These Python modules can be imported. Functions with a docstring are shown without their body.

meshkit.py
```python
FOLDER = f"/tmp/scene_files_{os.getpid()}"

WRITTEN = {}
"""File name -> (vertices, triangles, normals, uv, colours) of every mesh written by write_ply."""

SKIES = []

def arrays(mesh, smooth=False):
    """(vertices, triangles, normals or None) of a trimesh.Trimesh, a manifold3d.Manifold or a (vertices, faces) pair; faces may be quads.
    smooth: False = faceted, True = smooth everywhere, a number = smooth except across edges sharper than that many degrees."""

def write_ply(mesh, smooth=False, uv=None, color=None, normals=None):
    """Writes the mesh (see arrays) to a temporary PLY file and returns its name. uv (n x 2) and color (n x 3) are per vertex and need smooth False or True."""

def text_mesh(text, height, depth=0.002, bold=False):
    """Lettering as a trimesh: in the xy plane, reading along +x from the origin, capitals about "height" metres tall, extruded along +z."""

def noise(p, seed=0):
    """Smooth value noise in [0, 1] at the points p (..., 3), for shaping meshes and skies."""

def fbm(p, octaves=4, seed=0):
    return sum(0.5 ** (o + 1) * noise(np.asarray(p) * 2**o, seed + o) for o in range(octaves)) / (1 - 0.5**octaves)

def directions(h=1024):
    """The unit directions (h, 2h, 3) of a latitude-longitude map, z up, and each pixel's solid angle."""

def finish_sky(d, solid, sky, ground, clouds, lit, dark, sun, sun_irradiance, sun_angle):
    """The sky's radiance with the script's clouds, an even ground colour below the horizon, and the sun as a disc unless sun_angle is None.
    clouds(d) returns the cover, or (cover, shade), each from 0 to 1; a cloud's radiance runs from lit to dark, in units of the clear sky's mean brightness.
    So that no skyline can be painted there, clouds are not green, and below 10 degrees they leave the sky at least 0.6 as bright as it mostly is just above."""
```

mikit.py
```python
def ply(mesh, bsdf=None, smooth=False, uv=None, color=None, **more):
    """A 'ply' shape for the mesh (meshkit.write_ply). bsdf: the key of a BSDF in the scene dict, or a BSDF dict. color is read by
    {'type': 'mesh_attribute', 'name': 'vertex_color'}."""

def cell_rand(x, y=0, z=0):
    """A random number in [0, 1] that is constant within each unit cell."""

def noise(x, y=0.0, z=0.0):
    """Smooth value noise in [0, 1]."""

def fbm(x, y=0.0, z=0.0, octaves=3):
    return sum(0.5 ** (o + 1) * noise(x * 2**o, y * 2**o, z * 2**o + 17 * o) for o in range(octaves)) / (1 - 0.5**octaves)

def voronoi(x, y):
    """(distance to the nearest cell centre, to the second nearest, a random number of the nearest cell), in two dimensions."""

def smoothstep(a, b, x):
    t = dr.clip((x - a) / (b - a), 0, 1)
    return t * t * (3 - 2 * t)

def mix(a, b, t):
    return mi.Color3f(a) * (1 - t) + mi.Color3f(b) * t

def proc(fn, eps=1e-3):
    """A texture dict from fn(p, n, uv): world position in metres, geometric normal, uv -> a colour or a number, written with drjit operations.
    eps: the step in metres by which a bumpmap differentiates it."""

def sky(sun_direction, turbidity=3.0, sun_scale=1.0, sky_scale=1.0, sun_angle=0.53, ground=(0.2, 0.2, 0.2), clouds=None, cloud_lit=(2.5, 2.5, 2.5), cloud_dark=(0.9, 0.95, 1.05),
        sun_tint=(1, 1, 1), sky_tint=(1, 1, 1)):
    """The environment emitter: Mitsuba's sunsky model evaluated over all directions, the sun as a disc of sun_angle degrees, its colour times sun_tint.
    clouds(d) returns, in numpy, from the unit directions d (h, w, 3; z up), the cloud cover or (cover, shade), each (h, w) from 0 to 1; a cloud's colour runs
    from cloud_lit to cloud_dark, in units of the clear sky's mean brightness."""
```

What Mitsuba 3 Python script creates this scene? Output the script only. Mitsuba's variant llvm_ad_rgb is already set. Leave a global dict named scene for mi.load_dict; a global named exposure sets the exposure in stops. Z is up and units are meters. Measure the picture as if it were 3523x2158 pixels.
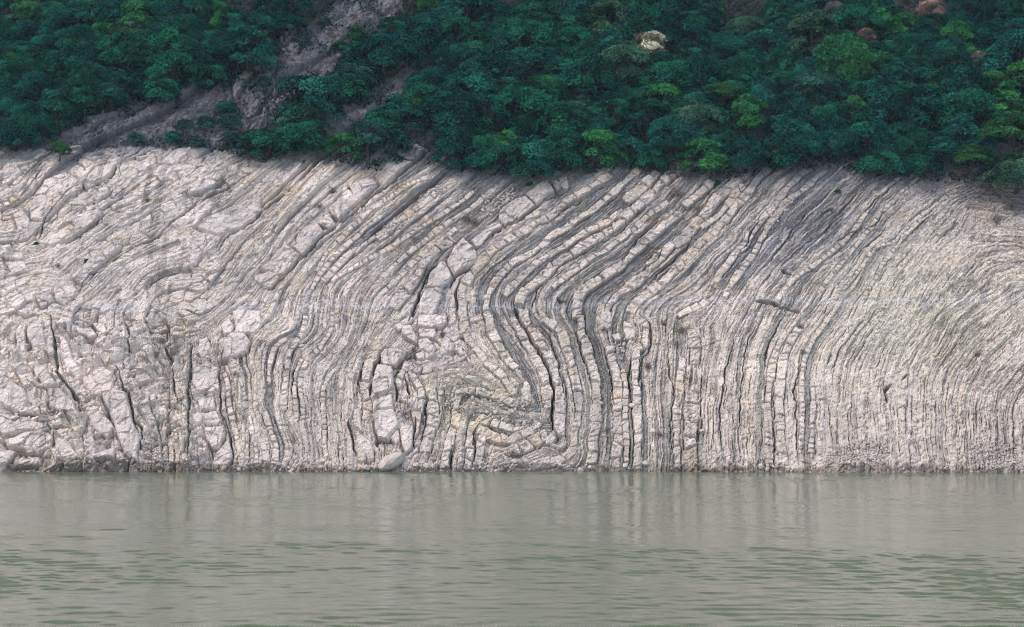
import math, random
import numpy as np, trimesh, shapely
import mitsuba as mi, drjit as dr, mikit, meshkit
from scipy import sparse, ndimage
from scipy.sparse.linalg import spsolve
from scipy.spatial import cKDTree

# ------------------------------------------------------------------ camera, sky, exposure
EYE_D, EYE_H = 200.0, 8.0
FPX = 6881.0                       # focal length in photograph pixels (3523 x 2158)
PITCH = math.atan(268.0 / FPX)
T4 = mi.ScalarTransform4f
scene, labels = {}, {}
scene['camera'] = {
    'type': 'perspective', 'fov': math.degrees(2 * math.atan(1761.5 / FPX)), 'fov_axis': 'x',
    'near_clip': 1.0, 'far_clip': 3000.0,
    'to_world': T4().look_at(origin=[0, -EYE_D, EYE_H], target=[0, -EYE_D + math.cos(PITCH), EYE_H + math.sin(PITCH)], up=[0, 0, 1]),
}
scene['sky'] = mikit.sky([-0.55, -0.38, 0.80], turbidity=4, sun_scale=0.30, sun_angle=24,
                         clouds=lambda d: 1.0, cloud_lit=(1.5, 1.7, 2.05), cloud_dark=(0.9, 0.95, 1.05), sun_tint=(0.98, 0.97, 0.97))
exposure = 2.76

rng = np.random.default_rng(7)
NOI, FBM = meshkit.noise, meshkit.fbm


def n3(x, y, z=0.0, seed=0):
    return NOI(np.stack(np.broadcast_arrays(np.asarray(x, float), y, z), -1), seed)


def f3(x, y, z=0.0, o=4, seed=0):
    return FBM(np.stack(np.broadcast_arrays(np.asarray(x, float), y, z), -1), o, seed)


def sstep(a, b, x):
    t = np.clip((x - a) / (b - a), 0, 1)
    return t * t * (3 - 2 * t)


# ------------------------------------------------------------------ the valley side: base surface B(x, t), t = metres up the slope
TT = np.arange(-6, 420, 0.05)
ALPHA = np.radians(57 - 14 * sstep(35, 43, TT))
ZT = np.cumsum(np.sin(ALPHA)) * 0.05
YT = np.cumsum(np.cos(ALPHA)) * 0.05
i0 = np.argmin(np.abs(TT))
ZT -= ZT[i0]
YT -= YT[i0]


def plan(x):
    return -0.040 * x + 0.9 * np.sin(x / 15.0 + 0.8) + 0.5 * np.sin(x / 6.3)


def world(x, t, h=0.0):
    a = np.interp(t, TT, ALPHA)
    return np.stack(np.broadcast_arrays(x, np.interp(t, TT, YT) + plan(x) - h * np.sin(a), np.interp(t, TT, ZT) + h * np.cos(a)), -1)


def at(uv):
    """photograph pixels -> (x, t) where that line of sight meets the valley side"""
    uv = np.atleast_2d(np.asarray(uv, float))
    dx, dc = (uv[:, 0] - 1761.5) / FPX, -(uv[:, 1] - 1079.0) / FPX
    dy, dz = math.cos(PITCH) - dc * math.sin(PITCH), math.sin(PITCH) + dc * math.cos(PITCH)
    lo, hi = np.full(len(uv), -5.5), np.full(len(uv), 98.0)

    def hit(t):
        lam = (EYE_D + np.interp(t, TT, YT)) / dy
        for _ in range(4):
            lam = (EYE_D + np.interp(t, TT, YT) + plan(lam * dx)) / dy
        return lam
    for _ in range(36):
        m = (lo + hi) / 2
        lam = hit(m)
        up = EYE_H + lam * dz > np.interp(m, TT, ZT)
        lo, hi = np.where(up, m, lo), np.where(up, hi, m)
    t = (lo + hi) / 2
    return np.stack([hit(t) * dx, t], 1)


CROP = {'A0': (0, 500), 'A1': (880, 500), 'A2': (1760, 500), 'A3': (2623, 500), 'B0': (0, 1080), 'B1': (880, 1080), 'B2': (1760, 1080), 'B3': (2623, 1080)}


def px(c, s):
    o = np.array(CROP[c], float) if c in CROP else np.array([800.0 if c == 'G' else 0.0, 0.0])
    k = 1 / 2.5156 if c in CROP else {'D': 1.4304, 'G': 1 / 2.0533}.get(c, 1.0)
    return o + np.array([[float(q) for q in w.split(',')] for w in s.split()]) * k


def smooth_line(p, step):
    d = np.r_[0, np.cumsum(np.linalg.norm(np.diff(p, axis=0), axis=1))]
    from scipy.interpolate import PchipInterpolator
    n = max(3, int(d[-1] / step))
    u = np.linspace(0, d[-1], n)
    return np.stack([PchipInterpolator(d, p[:, 0])(u), PchipInterpolator(d, p[:, 1])(u)], 1)


# ------------------------------------------------------------------ what the photograph shows of the rock
# hard beds: crop, width (crop px), proud (m), path from below upwards
BEDS = [
 ('A2', 46, .30, '10,690 130,610 240,565'), ('A2', 70, .35, '10,800 130,710 230,640 330,590 420,510 500,450 640,380 760,300 850,250'),
 ('A2', 60, .35, '0,1010 130,950 270,850 370,760 470,700 580,620 700,540 800,470 900,390 1000,290 1080,220 1130,160'),
 ('A2', 68, .35, '-60,1270 0,1200 100,1110 220,1010 330,940 450,870 570,790 700,710 850,640 960,560'),
 ('A2', 85, .55, '985,500 1060,430 1120,370 1180,310 1260,235'),
 ('A2', 84, .45, '70,1350 90,1270 180,1190 300,1110 400,1010 560,920 680,830 800,760 930,670 1030,580 1130,490 1230,400 1320,300 1390,230'),
 ('A2', 46, .30, '360,1220 480,1130 600,1060 700,970 800,920 900,840 1010,760 1100,690 1180,610 1260,550 1350,480'),
 ('A2', 75, .40, '570,1500 580,1330 620,1250 740,1180 830,1110 920,1060 1000,990 1080,910 1180,810 1280,730 1370,650 1450,580'),
 ('A2', 70, .30, '1500,510 1560,460 1640,390 1740,300'),
 ('A2', 95, .45, '790,1470 810,1400 900,1310 1000,1240 1110,1150 1200,1050 1290,960 1380,880 1470,820 1540,740 1620,650 1700,550 1790,440 1880,370 1950,290'),
 ('A2', 70, .40, '1030,1460 1120,1340 1210,1270 1330,1180 1420,1080 1510,990 1590,900 1680,820 1780,720 1860,620 1930,530 2010,450 2090,340 2160,260 2230,190'),
 ('A2', 62, .25, '1640,700 1750,620 1850,530 1940,400 2000,340'),
 ('A2', 62, .40, '1740,1230 1800,1130 1860,1060 1920,970 2000,880 2060,780 2130,680 2200,600 2264,540 2361,400 2451,300 2551,210'),
 ('A2', 55, .30, '1840,1330 1920,1200 2000,1080 2080,960 2150,840 2231,680 2321,560 2391,470 2491,400 2601,310 2711,210'),
 ('A2', 60, .30, '1440,1490 1560,1430 1640,1390 1690,1340'),
 ('A1', 45, .25, '540,1100 600,960 700,850 780,760 880,650 1000,540 1150,440 1300,350 1500,260'),
 ('A1', 52, .30, '580,1180 680,1080 800,960 950,840 1080,760 1200,650 1330,560 1480,430 1620,330'),
 ('A1', 58, .35, '1060,820 1160,740 1270,620 1400,520 1520,430 1640,340 1750,260'),
 ('A1', 42, .28, '640,1230 700,1150 860,1060 1020,970 1180,880 1330,760 1500,640 1700,510 1880,380'),
 ('A1', 46, .28, '1100,1140 1180,1060 1290,960 1420,850 1600,690 1800,560 1980,420'),
 ('A1', 44, .25, '1060,1290 1150,1220 1250,1130 1370,1010 1500,890 1620,790 1740,700'),
 ('A1', 40, .25, '480,1250 560,1120 650,1010 760,900 860,800 960,700 1080,600'),
 ('A1', 40, .25, '600,760 700,690 800,610 900,540 1010,460 1120,390'),
 ('A1', 90, .40, '1180,1400 1260,1290 1350,1190 1400,1110 1450,1020 1520,930 1620,840 1700,780'),
 ('A1', 70, .30, '1950,1460 1800,1500 1790,1330 1800,1230 1860,1100 1920,1030 1990,950 2090,870 2264,760'),
 ('A1', 60, .30, '2010,1480 1990,1390 2010,1280 2060,1180 2130,1090 2264,980'),
 ('B1', 60, .35, '2240,700 2170,600 2100,520 2000,440 1930,330 1860,240 1820,130 1800,20'),
 ('B1', 62, .35, '2250,480 2200,430 2140,340 2080,230 2030,120 2010,0'),
 ('B1', 75, .40, '965,920 970,800 960,700 950,560 975,470 1040,320 1090,250'),
 ('B1', 38, .25, '380,960 345,800 345,560 395,430 500,330 600,240 650,120 670,0'),
 ('B1', 40, .25, '400,980 395,820 390,600 410,500 480,390 580,290'),
 ('B1', 42, .25, '240,840 260,650 280,480 290,380 400,180 430,40'),
 ('B1', 40, .2, '115,640 130,470 160,330 270,250'),
 ('B1', 34, .2, '600,1200 590,900 585,700 610,590 700,480'),
 ('B1', 90, .35, '1460,1200 1490,1080 1520,900 1530,760 1520,650'),
 ('B1', 70, .35, '1640,1330 1660,1200 1690,1050 1720,900 1730,780 1750,700 1860,675 2000,690 2130,740 2264,800'),
 ('B1', 80, .35, '1920,910 2000,930 2070,960 2264,1000'), ('B1', 75, .4, '1930,1010 2040,1060 2160,1090 2280,1100'),
 ('B1', 75, .35, '1820,1340 1850,1200 1870,1040 1890,950'), ('B1', 75, .35, '1920,1300 1940,1180 1970,1070'),
 ('B1', 60, .3, '1400,860 1390,1000 1350,1090'), ('B1', 70, .3, '1440,820 1440,700 1390,600 1340,520 1330,480'),
 ('B1', 55, .3, '1230,620 1250,540 1290,490'), ('B1', 55, .35, '1330,470 1420,500 1540,490'),
 ('B2', 85, .45, '345,800 330,780 320,700 300,600 260,470 180,330 90,170 20,20'),
 ('B2', 95, .50, '400,1060 405,1000 410,880 420,760 410,640 370,480 290,330 200,200 130,90 100,-40'),
 ('B2', 62, .40, '380,1280 470,1230 540,1130 550,1000 570,900 580,750 560,600 520,430 480,300 430,170 310,60 270,-10'),
 ('B2', 70, .40, '690,1290 700,1200 710,1050 740,900 740,750 730,570 690,440 650,270 610,160 600,20'),
 ('B2', 80, .35, '900,1330 900,1200 920,1100 920,950 910,780 920,650 900,500 870,400 850,300'),
 ('B2', 44, .35, '985,1330 990,1150 980,900 985,600 960,470'),
 ('B2', 62, .40, '1085,1330 1085,1000 1085,800 1080,650 1070,520 1080,400 1080,320 1150,270 1160,130 1120,60'),
 ('B2', 58, .35, '1430,1350 1430,1200 1430,1000 1430,860 1440,680 1460,560 1480,380'),
 ('B2', 115, .40, '1540,1350 1540,1200 1545,1000 1550,850 1560,660'), ('B2', 100, .25, '1580,430 1590,300 1570,150'),
 ('B2', 50, .3, '20,1000 130,1000 240,960'), ('B2', 90, .35, '0,1200 100,1160 180,1120 240,1070 300,1050'), ('B2', 70, .3, '0,1100 90,1050 200,1010'),
 ('B3', 60, .2, '60,1300 45,900 50,700 90,430 160,250'), ('B3', 70, .25, '180,1300 150,1000 150,600 190,380 300,160'),
 ('B3', 34, .2, '320,1200 340,900 340,700 350,450 440,240 560,60 640,-60'), ('B3', 40, .2, '420,1200 430,900 430,600'),
 ('A3', 40, .22, '120,1400 270,1180 450,1050 560,960 700,830 830,680 960,500 1080,370 1200,250'), ('A3', 36, .22, '480,1300 600,1130 730,970 860,800 980,660 1100,520 1250,360 1390,240'),
 ('A3', 30, .2, '700,1250 860,1050 1010,870 1130,830 1260,700 1400,590 1560,460 1680,380'), ('A3', 36, .22, '880,1300 1000,1120 1060,1000 1180,850 1250,760 1380,650'),
 ('B0', 42, .2, '2085,1300 2050,1040 1990,800 1970,600 1925,480'), ('B0', 36, .2, '2190,1050 2150,900 2120,740 2090,620 2040,560'),
 ('B0', 38, .2, '1500,1340 1490,1240 1480,1140'), ('B0', 38, .2, '1550,1340 1545,1240 1530,1150'), ('B0', 36, .2, '2225,1340 2220,1250 2215,1130'), ('B0', 36, .2, '2150,1350 2140,1240 2150,1120'),
 ('B1', 50, .2, '90,1320 80,1200 60,1080'), ('B1', 50, .2, '150,1300 170,1160 140,1040 80,860'),
 ('A0', 60, .25, '0,520 100,480 200,390 290,270 400,140'), ('A0', 40, .2, '0,420 110,330 210,220 320,120'),
]
# large slabs and blocks: crop, proud (m), outline
SLABS = [
 ('G', .45, '870,0 1170,-20 1090,80 980,150 850,200 750,320 650,405 550,470 430,555 310,610 330,480 480,420 560,300 680,200 780,120'), ('G', .61, '250,450 340,400 440,340 500,330 450,420 360,490 250,500'), ('G', .6, '285,690 380,610 410,600 380,650 300,710'), ('G', .6, '255,800 330,720 390,690 380,740 280,810'), ('G', .6, '330,330 430,230 465,240 400,330 350,355'),
 ('G', .6, '0,650 60,570 160,500 200,520 110,610 20,720'), ('G', .4, '1040,600 1130,560 1250,540 1300,560 1180,660 1050,700'), ('G', .4, '760,820 900,780 1010,700 1020,740 880,860 700,940'), ('G', .4, '560,960 640,900 690,930 610,1040 570,1020'), ('G', .4, '-360,1080 -200,960 -60,900 20,920 -100,1010 -260,1120'), ('G', .4, '-520,1160 -400,1060 -290,1010 -280,1060 -420,1180'),
 ('G', .4, '0,860 90,780 210,720 180,800 60,900'),
 ('A1', .7, '1790,780 1850,840 1905,900 1920,965 1870,1020 1790,1070 1712,1120 1660,1050 1650,985 1700,880'),
 ('A1', .6, '1600,990 1640,1010 1700,1130 1650,1200 1600,1225 1470,1225 1500,1100 1560,1040'),
 ('A1', .6, '1470,1230 1600,1230 1620,1300 1550,1420 1520,1520 1405,1520 1420,1330'),
 ('A1', .6, '1850,800 2000,690 2110,640 2150,690 2060,760 1960,860 1910,880'),
 ('A1', .6, '2110,540 2200,480 2280,430 2290,620 2170,680 2100,620'),
 ('A2', .7, '70,440 120,425 205,515 120,590 60,630 30,560'), ('A2', .7, '118,412 305,290 375,390 300,430 207,505'),
 ('A2', .5, '315,285 400,275 425,345 380,385'), ('A2', .4, '405,270 480,260 500,340 460,370 420,340'),
 ('A1', .7, '630,540 740,430 900,310 1010,290 1060,340 880,480 720,650 660,600'), ('A1', .6, '530,640 600,590 670,650 690,690 630,730 560,690'),
 ('A1', .7, '290,880 380,770 530,700 600,770 480,880 410,960'), ('A1', .6, '40,1080 200,920 290,895 390,960 250,1110 180,1140'), ('A1', .6, '-10,1130 120,1100 220,1150 130,1240 -10,1190'),
 ('A1', .5, '1010,270 1130,180 1250,60 1380,0 1480,60 1330,180 1200,270 1100,350'),
 ('B1', .4, '1190,110 1330,0 1370,30 1250,140'), ('B1', .6, '1280,100 1340,90 1395,200 1390,265 1330,220 1270,160'),
 ('B1', .6, '1405,0 1660,0 1660,70 1600,120 1480,110 1400,90'), ('B1', .5, '1400,120 1550,130 1570,180 1530,210 1410,190'),
 ('B1', .6, '1390,230 1480,205 1550,300 1530,370 1480,395 1400,300'), ('B1', .4, '1370,350 1440,330 1475,390 1420,400'),
 ('B1', .8, '1080,360 1110,320 1170,300 1290,330 1300,360 1210,460 1110,450 1070,400'), ('B1', .9, '1040,455 1100,455 1185,480 1190,660 1110,705 1022,735 1010,600 1020,520'),
 ('B1', .7, '1022,765 1110,735 1180,705 1210,825 1100,855 1020,850'), ('B1', .9, '1020,862 1200,832 1240,960 1200,1040 1150,1105 1060,1090 1030,1000'),
 ('B1', .6, '1242,1010 1272,970 1360,970 1365,1080 1350,1160 1300,1215 1262,1150'), ('B1', .5, '1160,1080 1236,1000 1242,1100 1210,1140'),
 ('B1', .5, '850,830 900,830 925,950 935,1045 860,980 840,900'), ('B1', .5, '855,1052 880,1032 990,1120 1015,1200 1020,1260 960,1280 900,1200 870,1130'),
 ('B1', .5, '880,1230 930,1210 950,1270 910,1290 875,1270'), ('B1', .4, '1640,180 1700,220 1660,330 1600,360 1580,310'), ('B1', .4, '1735,260 1790,300 1815,350 1770,360 1735,310'),
 ('B2', .5, '770,0 850,0 865,130 790,180 770,130'), ('B2', .6, '960,80 1030,90 1075,160 1070,220 1000,230 970,170'), ('B2', .3, '870,190 940,170 960,230 900,240'),
 ('B2', .4, '100,600 130,580 170,640 160,740 130,800 85,720'), ('B2', .5, '285,1080 340,1030 385,1080 350,1130 290,1125'), ('B2', .4, '285,740 330,725 350,790 300,820'),
 ('B0', .6, '1680,480 1800,430 1910,480 1920,700 1840,720 1720,708 1660,600'), ('B0', .4, '1700,765 1850,725 1880,850 1750,870'), ('B0', .5, '1690,912 1880,865 1940,960 1850,980 1700,990'),
 ('B0', .7, '1775,1010 1950,990 1955,1080 1900,1190 1850,1205 1780,1110'), ('B0', .4, '1730,230 1800,220 1840,310 1760,390 1710,340'), ('B0', .8, '1940,310 2000,210 2110,195 2180,270 2150,360 2050,420 1930,430'),
 ('B0', .6, '1920,110 1990,50 2030,120 2010,190 1940,200'), ('B0', .5, '2010,-20 2264,-20 2264,120 2200,200 2030,190 2035,80'), ('B0', .5, '1820,1320 1900,1180 2000,1100 2000,1300 1960,1340'),
 ('B0', 1.0, '30,1100 250,1030 430,1060 480,1110 440,1190 330,1230 180,1180 60,1150'), ('B0', .8, '-20,600 60,580 200,660 250,760 220,860 80,830 -20,780'), ('B0', .6, '300,480 400,470 500,640 390,670 320,560'),
 ('B0', .7, '260,130 390,130 400,310 290,330 250,250'), ('B0', .8, '880,750 1000,700 1100,720 1150,900 1180,1000 1230,1150 1200,1340 1080,1250 1000,1000 940,870'),
 ('B0', .6, '660,150 780,120 840,210 780,240 690,200'), ('B0', .7, '520,200 600,260 640,400 760,560 720,580 600,520 540,400'), ('B0', .7, '720,560 900,470 1000,560 960,690 820,720 720,640'),
 ('B0', .6, '420,680 520,660 640,760 650,850 560,860 430,800'), ('B0', .6, '0,880 220,890 380,950 410,1020 250,1010 30,1080 -20,1000'), ('B0', .6, '480,1080 620,1150 720,1330 560,1310 490,1200'),
 ('B0', .6, '730,1290 900,1250 1010,1230 1000,1290 850,1310 740,1330'), ('B0', .5, '130,1310 200,1255 350,1260 370,1340 140,1355'), ('B0', .6, '-20,1200 100,1190 150,1200 60,1300 -20,1350'),
 ('B0', .5, '750,870 900,880 1000,1010 940,1120 820,1040'), ('B0', .5, '780,60 900,90 940,190 880,200 820,130'), ('B0', .5, '150,170 240,180 240,400 170,400'),
 ('A0', .7, '30,970 200,950 210,1000 60,1010'), ('A0', .5, '40,1020 210,1010 260,1100 110,1130'), ('A0', .6, '330,860 450,750 620,650 780,600 900,600 830,720 620,830 450,890'),
 ('A0', .7, '250,540 380,300 560,240 720,340 720,410 600,490 480,590 390,680 260,650'), ('A0', .5, '760,260 880,150 980,100 1060,130 960,270 860,350 750,330'), ('A0', .5, '960,450 1070,300 1200,180 1300,160 1320,200 1150,350 1060,460 990,500'),
 ('A0', .5, '830,420 930,370 960,440 850,520 790,500'), ('A0', .5, '110,600 200,560 260,650 250,760 160,760'), ('A0', .5, '1640,1000 1680,830 1780,760 1800,860 1700,1040 1560,1080 1600,1020'),
 ('A0', .5, '1450,720 1560,640 1680,560 1800,480 1900,520 1760,640 1700,720 1560,740'), ('A0', .5, '1700,720 1880,600 2060,590 2260,430 2264,560 2100,690 1900,780 1800,760'), ('A0', .5, '460,1230 640,1200 680,1270 560,1370 480,1340'),
 ('A0', .5, '300,1300 430,1260 480,1350 350,1400'), ('A0', .5, '960,560 1200,430 1380,300 1480,290 1300,430 1100,560 990,600'), ('A0', .5, '1120,1230 1010,1280 1000,1330 1100,1340 1180,1260'),
 ('A0', .5, '600,1140 760,1000 900,920 1060,860 1050,900 880,1030 720,1190'), ('A0', .5, '1640,360 1880,220 1980,200 1900,330 1760,410 1620,440'),
]
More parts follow.
